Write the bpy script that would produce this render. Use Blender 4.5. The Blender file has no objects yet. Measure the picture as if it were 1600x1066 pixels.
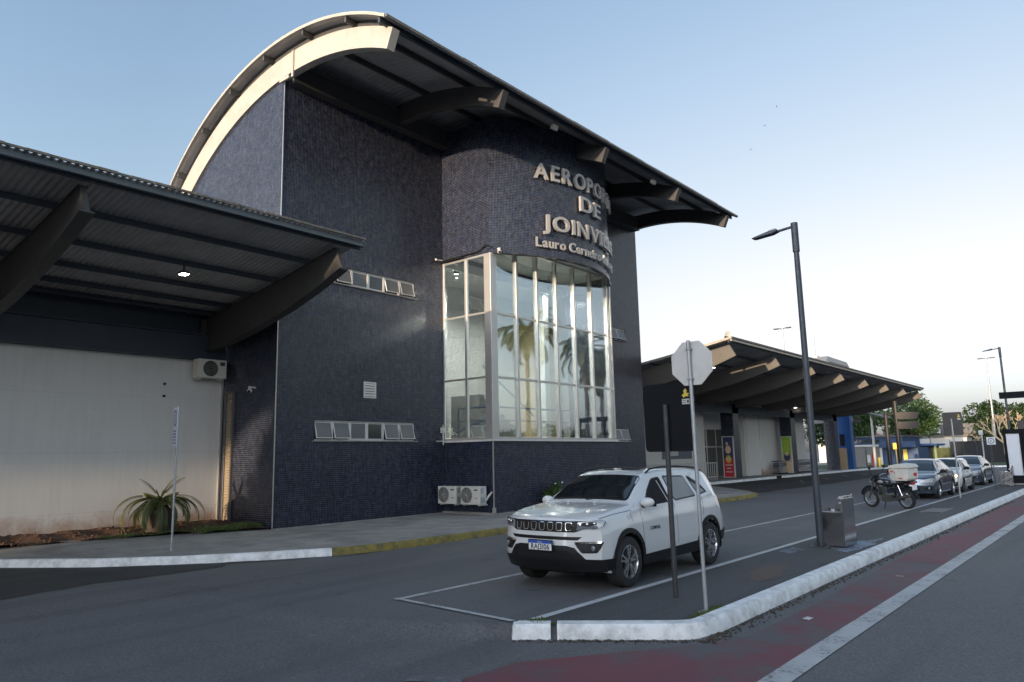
import bpy, bmesh, math, random
import numpy as np
from mathutils import Vector, Matrix
R = math.radians
random.seed(7); RNG = np.random.default_rng(7)
S = bpy.context.scene
COL = S.collection

# ------------------------------------------------------------------ camera
def cam_basis(yaw, pitch, roll):
    f = Vector((math.cos(yaw)*math.cos(pitch), math.sin(yaw)*math.cos(pitch), math.sin(pitch)))
    r = Vector((math.sin(yaw), -math.cos(yaw), 0)); u = r.cross(f)
    return r*math.cos(roll)+u*math.sin(roll), -r*math.sin(roll)+u*math.cos(roll), f
cr, cu, cf = cam_basis(R(39.73), R(8.998), R(-1.2138))
cd = bpy.data.cameras.new('camera'); cam = bpy.data.objects.new('camera', cd); COL.objects.link(cam)
M = Matrix((cr, cu, -cf)).transposed().to_4x4(); M.translation = (0, 0, 1.84); cam.matrix_world = M
cd.sensor_width = 36; cd.lens = 1153.67/1600*36; cd.clip_end = 3000; cd.clip_start = .05
S.camera = cam

# ------------------------------------------------------------------ world, sun, exposure
SUN_EL, SUN_AZ = 4.3, 5.3            # light travels towards +X, a little towards +Y
w = bpy.data.worlds.new('World'); S.world = w; w.use_nodes = True
nt = w.node_tree; nt.nodes.clear()
sky = nt.nodes.new('ShaderNodeTexSky'); sky.sky_type = 'NISHITA'; sky.sun_disc = False
sky.sun_elevation = R(SUN_EL); sky.sun_rotation = R(270-SUN_AZ); sky.altitude = 10
sky.air_density = 1.0; sky.dust_density = 2.0; sky.ozone_density = 2.2
bg = nt.nodes.new('ShaderNodeBackground'); wo = nt.nodes.new('ShaderNodeOutputWorld')
hs = nt.nodes.new('ShaderNodeHueSaturation'); hs.inputs['Saturation'].default_value = .8
def wn(t, **k):
    x = nt.nodes.new(t)
    for q, v in k.items(): setattr(x, q, v)
    return x
# bright haze near the horizon loses its colour, as it does in the clear evening air
bw = wn('ShaderNodeRGBToBW'); rp = wn('ShaderNodeMapRange'); rp.inputs[1].default_value = .8; rp.inputs[2].default_value = 1.9; rp.inputs[4].default_value = .97
cm = wn('ShaderNodeMix', data_type='RGBA', blend_type='MULTIPLY'); cm.inputs[0].default_value = 1; cm.inputs[7].default_value = (.965, .99, 1.035, 1)
mx = wn('ShaderNodeMix', data_type='RGBA')
nt.links.new(sky.outputs[0], hs.inputs['Color']); nt.links.new(hs.outputs[0], bw.inputs[0]); nt.links.new(bw.outputs[0], rp.inputs[0]); nt.links.new(bw.outputs[0], cm.inputs[6])
tc0 = wn('ShaderNodeTexCoord'); s0 = wn('ShaderNodeSeparateXYZ'); hz = wn('ShaderNodeMapRange'); hz.inputs[1].default_value = .30; hz.inputs[2].default_value = .02; hz.inputs[4].default_value = .96; mxx = wn('ShaderNodeMath', operation='MAXIMUM')
nt.links.new(tc0.outputs['Generated'], s0.inputs[0]); nt.links.new(s0.outputs[2], hz.inputs[0]); nt.links.new(hz.outputs[0], mxx.inputs[0]); nt.links.new(rp.outputs[0], mxx.inputs[1])
nt.links.new(mxx.outputs[0], mx.inputs[0]); nt.links.new(hs.outputs[0], mx.inputs[6]); nt.links.new(cm.outputs[2], mx.inputs[7]); 
# the sky on the sunset side (behind the camera) is the brighter half
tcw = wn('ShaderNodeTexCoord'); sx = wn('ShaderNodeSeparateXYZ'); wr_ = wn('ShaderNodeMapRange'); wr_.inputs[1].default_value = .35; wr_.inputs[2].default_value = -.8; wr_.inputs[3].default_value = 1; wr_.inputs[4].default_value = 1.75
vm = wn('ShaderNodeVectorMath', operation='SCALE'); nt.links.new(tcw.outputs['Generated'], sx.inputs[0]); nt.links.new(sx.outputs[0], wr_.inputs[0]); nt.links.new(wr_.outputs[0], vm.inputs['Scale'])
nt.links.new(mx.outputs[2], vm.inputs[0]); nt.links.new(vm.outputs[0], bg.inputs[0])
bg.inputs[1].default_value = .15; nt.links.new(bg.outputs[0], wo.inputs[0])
sl = bpy.data.lights.new('sun', 'SUN'); sl.energy = 1.8; sl.angle = R(.6); sl.color = (1, .74, .48)
so = bpy.data.objects.new('sun', sl); COL.objects.link(so)
sd = Vector((math.cos(R(SUN_AZ)), math.sin(R(SUN_AZ)), -math.tan(R(SUN_EL))))
so.rotation_euler = sd.to_track_quat('-Z', 'Y').to_euler(); so.location = (-30, 0, 30)
S.view_settings.view_transform = 'Standard'; S.view_settings.look = 'None'
S.view_settings.exposure = 1.85; S.view_settings.gamma = 1
S.cycles.max_bounces = 6; S.cycles.transparent_max_bounces = 10

# ------------------------------------------------------------------ helpers
W0 = {}
def tag(o, label=None, cat=None, group=None, kind=None):
    if label: o['label'] = label
    if cat: o['category'] = cat
    if group: o['group'] = group
    if kind: o['kind'] = kind
    return o
def thing(name, label, cat, loc=(0, 0, 0), group=None, local=False, rz=0):
    o = bpy.data.objects.new(name, None); COL.objects.link(o); o.empty_display_size = .2
    o.location = loc; o.rotation_euler = (0, 0, rz)
    W0[o.name] = (0, 0, 0) if local else tuple(loc)
    return tag(o, label, cat, group)
def root_org(p):
    while p.parent: p = p.parent
    return W0.get(p.name, (0, 0, 0))
def dup(root, loc, rz=None, label=None, group=None):
    r = root.copy(); COL.objects.link(r); r.location = loc
    if rz is not None: r.rotation_euler = (0, 0, rz)
    if label: r['label'] = label
    if group: r['group'] = group
    for ch in list(root.children):
        c = ch.copy(); COL.objects.link(c); c.parent = r
        for g in ch.children:
            d = g.copy(); COL.objects.link(d); d.parent = c
    return r

class MB:
    def __init__(s): s.v = []; s.f = []
    def add(s, vs, fs):
        n = len(s.v); s.v += [tuple(p) for p in vs]; s.f += [tuple(i+n for i in q) for q in fs]; return s
    def box(s, x0, x1, y0, y1, z0, z1, T=None):
        vs = [Vector((x, y, z)) for z in (z0, z1) for y in (y0, y1) for x in (x0, x1)]
        if T is not None: vs = [T @ p for p in vs]
        return s.add(vs, [(0, 2, 3, 1), (4, 5, 7, 6), (0, 1, 5, 4), (2, 6, 7, 3), (0, 4, 6, 2), (1, 3, 7, 5)])
    def prism(s, poly, ax, a, b, T=None):
        def P(p, t):
            q = [p[0], p[1]]; q.insert(ax, t); q = Vector(q)
            return T @ q if T is not None else q
        n = len(poly); vs = [P(p, a) for p in poly]+[P(p, b) for p in poly]
        fs = [tuple(range(n))[::-1], tuple(range(n, 2*n))]+[(i, (i+1) % n, n+(i+1) % n, n+i) for i in range(n)]
        return s.add(vs, fs)
    def strip(s, A, B, ax, a, b):
        """solid between polylines A (top) and B (bottom) in a plane, extruded along ax: quads only"""
        def P(p, t):
            q = [p[0], p[1]]; q.insert(ax, t); return q
        n = len(A); vs = [P(p, a) for p in A]+[P(p, a) for p in B]+[P(p, b) for p in A]+[P(p, b) for p in B]
        fs = []
        for i in range(n-1):
            fs += [(i, i+1, n+i+1, n+i), (2*n+i+1, 2*n+i, 3*n+i, 3*n+i+1), (i+1, i, 2*n+i, 2*n+i+1), (n+i, n+i+1, 3*n+i+1, 3*n+i)]
        fs += [(0, n, 3*n, 2*n), (n-1, 3*n-1, 4*n-1, 2*n-1)]
        return s.add(vs, fs)
    def tube(s, pts, r, n=8, caps=True, sx=1):
        pts = [Vector(p) for p in pts]; k = len(pts); rr = r if isinstance(r, (list, tuple)) else [r]*k
        base = len(s.v); prev = None
        for i, p in enumerate(pts):
            t = (pts[min(i+1, k-1)]-pts[max(i-1, 0)]).normalized()
            if prev is None:
                a = Vector((0, 0, 1)) if abs(t.z) < .9 else Vector((1, 0, 0)); u = t.cross(a).normalized()
            else:
                u = (prev-t*prev.dot(t)).normalized()
            prev = u; v = t.cross(u)
            for j in range(n):
                an = 2*math.pi*(j+.5)/n; s.v.append(tuple(p+(u*math.cos(an)*sx+v*math.sin(an))*rr[i]))
        for i in range(k-1):
            for j in range(n):
                a = base+i*n+j; b = base+i*n+(j+1) % n; s.f.append((a, b, b+n, a+n))
        if caps: s.f.append(tuple(base+j for j in range(n))[::-1]); s.f.append(tuple(base+(k-1)*n+j for j in range(n)))
        return s
    def lathe(s, prof, c=(0, 0, 0), ax=2, n=24, closed=False):
        base = len(s.v); m = len(prof)
        for r, h in prof:
            for j in range(n):
                a = 2*math.pi*j/n; q = [r*math.cos(a), r*math.sin(a)]; q.insert(ax, h)
                s.v.append((q[0]+c[0], q[1]+c[1], q[2]+c[2]))
        for i in range(m if closed else m-1):
            for j in range(n):
                i2 = (i+1) % m; s.f.append((base+i*n+j, base+i*n+(j+1) % n, base+i2*n+(j+1) % n, base+i2*n+j))
        return s
    def sph(s, c, r, n=12, m=8):
        r = (r, r, r) if not isinstance(r, (tuple, list)) else r; base = len(s.v)
        for i in range(m+1):
            t = math.pi*i/m
            for j in range(n):
                a = 2*math.pi*j/n; s.v.append((c[0]+r[0]*math.sin(t)*math.cos(a), c[1]+r[1]*math.sin(t)*math.sin(a), c[2]+r[2]*math.cos(t)))
        for i in range(m):
            for j in range(n): s.f.append((base+i*n+j, base+(i+1)*n+j, base+(i+1)*n+(j+1) % n, base+i*n+(j+1) % n))
        return s
    def rot(s, T, start=0):
        s.v[start:] = [tuple(T @ Vector(p)) for p in s.v[start:]]; return s
    def build(s, name, mat, parent=None, loc=None, smooth=None, uv=None, bevel=0, fix=True):
        org = Vector(root_org(parent)) if parent else Vector(loc or (0, 0, 0))
        me = bpy.data.meshes.new(name)
        me.from_pydata([tuple(Vector(p)-org) for p in s.v] if org.length else s.v, [], s.f)
        if fix and len(s.f) < 60000:
            bm = bmesh.new(); bm.from_mesh(me); bmesh.ops.recalc_face_normals(bm, faces=bm.faces); bm.to_mesh(me); bm.free()
        me.materials.append(mat)
        if uv:
            ul = me.uv_layers.new(name='UVMap'); co = [Vector(v.co)+org for v in me.vertices]
            for p in me.polygons:
                for li in p.loop_indices: ul.data[li].uv = uv(co[me.loops[li].vertex_index], p.normal)
        if smooth is not None:
            me.polygons.foreach_set('use_smooth', [True]*len(me.polygons))
            if smooth < 170: me.set_sharp_from_angle(angle=R(smooth))
        me.update()
        o = bpy.data.objects.new(name, me); COL.objects.link(o)
        if parent: o.parent = parent
        else: o.location = org
        if bevel:
            b = o.modifiers.new('bevel', 'BEVEL'); b.width = bevel; b.segments = 2; b.limit_method = 'ANGLE'; b.angle_limit = R(40)
        return o
def Tr(loc=(0, 0, 0), rx=0, ry=0, rz=0):
    return Matrix.Translation(loc) @ Matrix.Rotation(rz, 4, 'Z') @ Matrix.Rotation(ry, 4, 'Y') @ Matrix.Rotation(rx, 4, 'X')
def struct(mb, name, mat, **k): return tag(mb.build(name, mat, **k), kind='structure')

def text_mesh(txt, size, extrude=.0, offset=0, align='CENTER', spacing=1.0):
    cu_ = bpy.data.curves.new('t', 'FONT'); cu_.body = txt; cu_.size = size; cu_.extrude = extrude
    cu_.offset = offset; cu_.align_x = align; cu_.space_character = spacing; cu_.resolution_u = 4
    ob = bpy.data.objects.new('t', cu_); COL.objects.link(ob)
    dg = bpy.context.evaluated_depsgraph_get(); me = bpy.data.meshes.new_from_object(ob.evaluated_get(dg))
    vs = [tuple(v.co) for v in me.vertices]; fs = [tuple(p.vertices) for p in me.polygons]
    bpy.data.objects.remove(ob); bpy.data.curves.remove(cu_); bpy.data.meshes.remove(me)
    return vs, fs
def text_on(mb, txt, size, mapf, **k):
    vs, fs = text_mesh(txt, size, **k); mb.add([mapf(p) for p in vs], fs); return mb

# ------------------------------------------------------------------ materials
def nodes(name):
    m = bpy.data.materials.new(name); m.use_nodes = True; n = m.node_tree; n.nodes.clear()
    out = n.nodes.new('ShaderNodeOutputMaterial'); b = n.nodes.new('ShaderNodeBsdfPrincipled'); n.links.new(b.outputs[0], out.inputs[0])
    return m, n, b, out
def N(n, t, **k):
    x = n.nodes.new(t)
    for a, v in k.items():
        if a in x.inputs: x.inputs[a].default_value = v
        else: setattr(x, a, v)
    return x
def noise(n, vec, scale, detail=4, rough=.6):
    x = N(n, 'ShaderNodeTexNoise', Scale=scale, Detail=detail, Roughness=rough)
    if vec is not None: n.links.new(vec, x.inputs['Vector'])
    return x
def ramp(n, fac, stops, interp='LINEAR'):
    x = N(n, 'ShaderNodeValToRGB'); e = x.color_ramp; e.interpolation = interp
    while len(e.elements) < len(stops): e.elements.new(.5)
    for i, (p, c) in enumerate(stops):
        e.elements[i].position = p; e.elements[i].color = (*c, 1) if len(c) == 3 else c
    n.links.new(fac, x.inputs[0]); return x
def mixc(n, fac, a, b, mode='MIX'):
    x = N(n, 'ShaderNodeMix', data_type='RGBA', blend_type=mode)
    for s, v in ((0, fac), (6, a), (7, b)):
        if hasattr(v, 'node'): n.links.new(v, x.inputs[s])
        else: x.inputs[s].default_value = (*v, 1) if isinstance(v, (tuple, list)) and len(v) == 3 else v
    return x.outputs[2]
def math_(n, op, a, b=0.0, clamp=False):
    x = N(n, 'ShaderNodeMath', operation=op, use_clamp=clamp)
    for i, v in enumerate((a, b)):
        if hasattr(v, 'node'): n.links.new(v, x.inputs[i])
        else: x.inputs[i].default_value = v
    return x.outputs[0]
def bump(n, h, strength, dist, b):
    x = N(n, 'ShaderNodeBump', Strength=strength, Distance=dist); n.links.new(h, x.inputs['Height']); n.links.new(x.outputs[0], b.inputs['Normal']); return x
G3 = lambda v: (v, v, v)
def mul(c, k): return tuple(min(1, x*k) for x in c)
def mat(name, col, rough=.6, metal=0, var=.12, vs=2.0, bmp=0, bs=60, coat=0, spec=.5, rvar=.1, dirt=0, dirtcol=(.05, .045, .04), emit=None, es=0):
    m, n, b, out = nodes(name)
    tc = N(n, 'ShaderNodeTexCoord').outputs['Object']
    nz = noise(n, tc, vs, 5)
    c = mixc(n, nz.outputs[0], mul(col, 1-var*1.6), mul(col, 1+var*1.6))
    if dirt:
        d = noise(n, tc, vs*.6+.7, 8, .75); f = ramp(n, d.outputs[0], [(.42, G3(0)), (.68, G3(dirt))]).outputs[0]
        c = mixc(n, f, c, dirtcol)
    n.links.new(c, b.inputs['Base Color'])
    b.inputs['Metallic'].default_value = metal; b.inputs['Specular IOR Level'].default_value = spec
    if rvar:
        rr = N(n, 'ShaderNodeMapRange'); rr.inputs[3].default_value = max(0, rough-rvar); rr.inputs[4].default_value = min(1, rough+rvar)
        n.links.new(noise(n, tc, vs*3, 4).outputs[0], rr.inputs[0]); n.links.new(rr.outputs[0], b.inputs['Roughness'])
    else: b.inputs['Roughness'].default_value = rough
    if bmp: bump(n, noise(n, tc, bs, 4).outputs[0], bmp, .01, b)
    if coat: b.inputs['Coat Weight'].default_value = coat; b.inputs['Coat Roughness'].default_value = .04
    if emit: b.inputs['Emission Color'].default_value = (*emit, 1); b.inputs['Emission Strength'].default_value = es
    return m
def tile_mat(name, dark=(.003, .006, .016), light=(.011, .020, .052), mort=(.085, .086, .094)):
    m, n, b, out = nodes(name)
    uv = N(n, 'ShaderNodeUVMap', uv_map='UVMap').outputs[0]
    br = N(n, 'ShaderNodeTexBrick', offset=0.0, squash=1.0); n.links.new(uv, br.inputs['Vector'])
    br.inputs['Scale'].default_value = 1; br.inputs['Brick Width'].default_value = .05; br.inputs['Row Height'].default_value = .055
    br.inputs['Mortar Size'].default_value = .0038; br.inputs['Mortar Smooth'].default_value = .2; br.inputs['Bias'].default_value = 0
    br.inputs['Color1'].default_value = (*dark, 1); br.inputs['Color2'].default_value = (*light, 1)
    # mortar brightness varies by row and by column, as grout does
    sep = N(n, 'ShaderNodeSeparateXYZ'); n.links.new(uv, sep.inputs[0])
    def rowval(src, size, stretch_src, sc):
        q = math_(n, 'FLOOR', math_(n, 'DIVIDE', src, size)); cb = N(n, 'ShaderNodeCombineXYZ')
        n.links.new(math_(n, 'MULTIPLY', q, .737), cb.inputs[0]); n.links.new(math_(n, 'MULTIPLY', stretch_src, sc), cb.inputs[1])
        return noise(n, cb.outputs[0], 1.0, 1).outputs[0]
    a = rowval(sep.outputs[1], .055, sep.outputs[0], 4.5); c2 = rowval(sep.outputs[0], .05, sep.outputs[1], 2.6)
    s = ramp(n, math_(n, 'MAXIMUM', a, c2), [(.45, G3(.35)), (.72, G3(1.6))]).outputs[0]
    mc = mixc(n, 1.0, mort, s, 'MULTIPLY'); n.links.new(mc, br.inputs['Mortar'])
    big = noise(n, uv, .35, 4); g = ramp(n, big.outputs[0], [(.3, G3(.85)), (.7, G3(1.15))]).outputs[0]
    n.links.new(mixc(n, 1.0, br.outputs['Color'], g, 'MULTIPLY'), b.inputs['Base Color'])
    rg = N(n, 'ShaderNodeMapRange'); rg.inputs[3].default_value = .24; rg.inputs[4].default_value = .8
    n.links.new(br.outputs['Fac'], rg.inputs[0]); n.links.new(rg.outputs[0], b.inputs['Roughness'])
    # each tile sits at a slightly different tilt
    wn = N(n, 'ShaderNodeTexVoronoi', feature='F1', distance='CHEBYCHEV'); mp = N(n, 'ShaderNodeMapping'); mp.inputs['Scale'].default_value = (20, 18, 1)
    n.links.new(uv, mp.inputs[0]); n.links.new(mp.outputs[0], wn.inputs['Vector']); wn.inputs['Randomness'].default_value = .55; wn.inputs['Scale'].default_value = 1
    h = math_(n, 'ADD', math_(n, 'MULTIPLY', br.outputs['Fac'], -.5), math_(n, 'MULTIPLY', wn.outputs['Distance'], .5))
    h = math_(n, 'ADD', h, math_(n, 'MULTIPLY', noise(n, uv, 3, 2).outputs[0], 1.2))
    bump(n, h, .35, .012, b)
    return m
def paint_mat(name, col, under, wear=.5, scale=9, rough=.75):
    m, n, b, out = nodes(name); tc = N(n, 'ShaderNodeTexCoord').outputs['Object']
    a = noise(n, tc, scale, 8, .75); c = noise(n, tc, scale*.12, 3); s = math_(n, 'ADD', math_(n, 'MULTIPLY', a.outputs[0], .6), math_(n, 'MULTIPLY', c.outputs[0], .4))
    f = ramp(n, s, [(wear-.06, G3(0)), (wear+.05, G3(1))]).outputs[0]
    fine = noise(n, tc, 180, 3)
    u = mixc(n, fine.outputs[0], mul(under, .6), mul(under, 1.5)); v = mixc(n, c.outputs[0], mul(col, .75), mul(col, 1.2))
    n.links.new(mixc(n, f, u, v), b.inputs['Base Color']); b.inputs['Roughness'].default_value = rough
    bump(n, fine.outputs[0], .3, .004, b); return m
def glass_mat(name, tint=(.9, .95, .95), refl=.25, dark=None):
    m, n, b, out = nodes(name); n.nodes.remove(b)
    t = N(n, 'ShaderNodeBsdfTransparent'); t.inputs[0].default_value = (*tint, 1)
    g = N(n, 'ShaderNodeBsdfGlossy'); g.inputs['Roughness'].default_value = .015; g.inputs[0].default_value = (.95, .97, 1, 1)
    tc = N(n, 'ShaderNodeTexCoord').outputs['Object']; bp = N(n, 'ShaderNodeBump', Strength=.05, Distance=.02)
    n.links.new(noise(n, tc, .8, 2).outputs[0], bp.inputs['Height']); n.links.new(bp.outputs[0], g.inputs['Normal'])
    lw = N(n, 'ShaderNodeLayerWeight', Blend=.35); mr = N(n, 'ShaderNodeMapRange'); mr.inputs[3].default_value = refl; mr.inputs[4].default_value = .8
    n.links.new(lw.outputs['Fresnel'], mr.inputs[0])
    mx = N(n, 'ShaderNodeMixShader'); n.links.new(mr.outputs[0], mx.inputs[0]); n.links.new(t.outputs[0], mx.inputs[1]); n.links.new(g.outputs[0], mx.inputs[2])
    n.links.new(mx.outputs[0], out.inputs[0]); return m
def leaf_mat(name, a, b_, rough=.5):
    m, n, b, out = nodes(name); g = N(n, 'ShaderNodeNewGeometry')
    c = mixc(n, g.outputs['Random Per Island'], a, b_); n.links.new(c, b.inputs['Base Color']); b.inputs['Roughness'].default_value = rough
    t = N(n, 'ShaderNodeBsdfTranslucent'); n.links.new(mixc(n, 1.0, c, (1.3, 1.5, .6), 'MULTIPLY'), t.inputs[0])
    mx = N(n, 'ShaderNodeMixShader'); mx.inputs[0].default_value = .25; n.links.new(b.outputs[0], mx.inputs[1]); n.links.new(t.outputs[0], mx.inputs[2])
    n.links.new(mx.outputs[0], out.inputs[0]); return m
def asphalt(name, col=.052, blue=1.12, spots=True, lines=None):
    m, n, b, out = nodes(name); tc = N(n, 'ShaderNodeTexCoord').outputs['Object']
    big = noise(n, tc, .22, 5, .6); mid = noise(n, tc, 2.2, 6, .7); fine = N(n, 'ShaderNodeTexVoronoi'); n.links.new(tc, fine.inputs['Vector']); fine.inputs['Scale'].default_value = 90
    base = mixc(n, big.outputs[0], (col*.72, col*.75, col*.80*blue), (col*1.3, col*1.27, col*1.22*blue))
    c = mixc(n, ramp(n, mid.outputs[0], [(.35, G3(0)), (.7, G3(.45))]).outputs[0], base, (col*1.5, col*1.45, col*1.4))
    c = mixc(n, ramp(n, fine.outputs['Distance'], [(.1, G3(.5)), (.5, G3(0))]).outputs[0], c, (col*2.4, col*2.3, col*2.2))
    # long tyre-polished bands along the road and a few oil spots
    mp = N(n, 'ShaderNodeMapping'); mp.inputs['Scale'].default_value = (.05, 1.1, 1); n.links.new(tc, mp.inputs[0])
    st = noise(n, mp.outputs[0], 1.3, 3); c = mixc(n, ramp(n, st.outputs[0], [(.5, G3(0)), (.75, G3(.5))]).outputs[0], c, (col*.55, col*.56, col*.6))
    sp = noise(n, tc, 1.1, 2); c = mixc(n, ramp(n, sp.outputs[0], [(.68, G3(0)), (.76, G3(.6))]).outputs[0], c, G3(col*.5))
    gr_ = noise(n, tc, 38, 3, .8); c = mixc(n, 1.0, c, ramp(n, gr_.outputs[0], [(.32, G3(.68)), (.5, G3(1)), (.68, G3(1.42))]).outputs[0], 'MULTIPLY')
    ck = N(n, 'ShaderNodeTexVoronoi', feature='DISTANCE_TO_EDGE'); wv = noise(n, tc, 1.2, 4); va = N(n, 'ShaderNodeVectorMath', operation='ADD'); n.links.new(tc, va.inputs[0]); n.links.new(wv.outputs['Color'], va.inputs[1])
    n.links.new(va.outputs[0], ck.inputs['Vector']); ck.inputs['Scale'].default_value = .33
    c = mixc(n, math_(n, 'MULTIPLY', ramp(n, ck.outputs['Distance'], [(.0, G3(.7)), (.0035, G3(0))]).outputs[0], ramp(n, big.outputs[0], [(.48, G3(0)), (.6, G3(1))]).outputs[0]), c, G3(col*.35))
    n.links.new(c, b.inputs['Base Color'])
    rr = N(n, 'ShaderNodeMapRange'); rr.inputs[3].default_value = .62; rr.inputs[4].default_value = .92; n.links.new(mid.outputs[0], rr.inputs[0]); n.links.new(rr.outputs[0], b.inputs['Roughness'])
    b.inputs['Specular IOR Level'].default_value = .35
    bump(n, math_(n, 'ADD', fine.outputs['Distance'], mid.outputs[0]), .35, .006, b); return m

def wall_mat():
    m, n, b, out = nodes('white_rendered_wall'); g = N(n, 'ShaderNodeNewGeometry').outputs['Position']
    s = N(n, 'ShaderNodeSeparateXYZ'); n.links.new(g, s.inputs[0]); mp = N(n, 'ShaderNodeMapping'); mp.inputs['Scale'].default_value = (5, 5, .35); n.links.new(g, mp.inputs[0])
    st = noise(n, mp.outputs[0], 1.6, 5, .7); big = noise(n, g, .5, 4); fine = noise(n, g, 30, 3)
    c = mixc(n, big.outputs[0], (.56, .545, .52), (.67, .65, .62)); c = mixc(n, ramp(n, st.outputs[0], [(.45, G3(0)), (.72, G3(.16))]).outputs[0], c, (.34, .32, .29))
    # red earth splashed on the foot of the wall, higher in places
    h = math_(n, 'ADD', math_(n, 'MULTIPLY', noise(n, g, 1.3, 5, .7).outputs[0], 1.5), -.35); f = N(n, 'ShaderNodeMapRange'); n.links.new(math_(n, 'SUBTRACT', s.outputs[2], h), f.inputs[0]); f.inputs[1].default_value = .32; f.inputs[2].default_value = -.15; f.inputs[4].default_value = .8
    c = mixc(n, f.outputs[0], c, (.30, .17, .10))
    # faint horizontal day joints
    jz = math_(n, 'ABSOLUTE', math_(n, 'SUBTRACT', math_(n, 'FRACT', math_(n, 'DIVIDE', s.outputs[2], 1.46)), .5)); c = mixc(n, ramp(n, jz, [(.0, G3(.35)), (.006, G3(0))]).outputs[0], c, (.3, .29, .27))
    n.links.new(c, b.inputs['Base Color']); b.inputs['Roughness'].default_value = .88; bump(n, math_(n, 'ADD', fine.outputs[0], math_(n, 'MULTIPLY', st.outputs[0], .3)), .22, .010, b); return m

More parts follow.
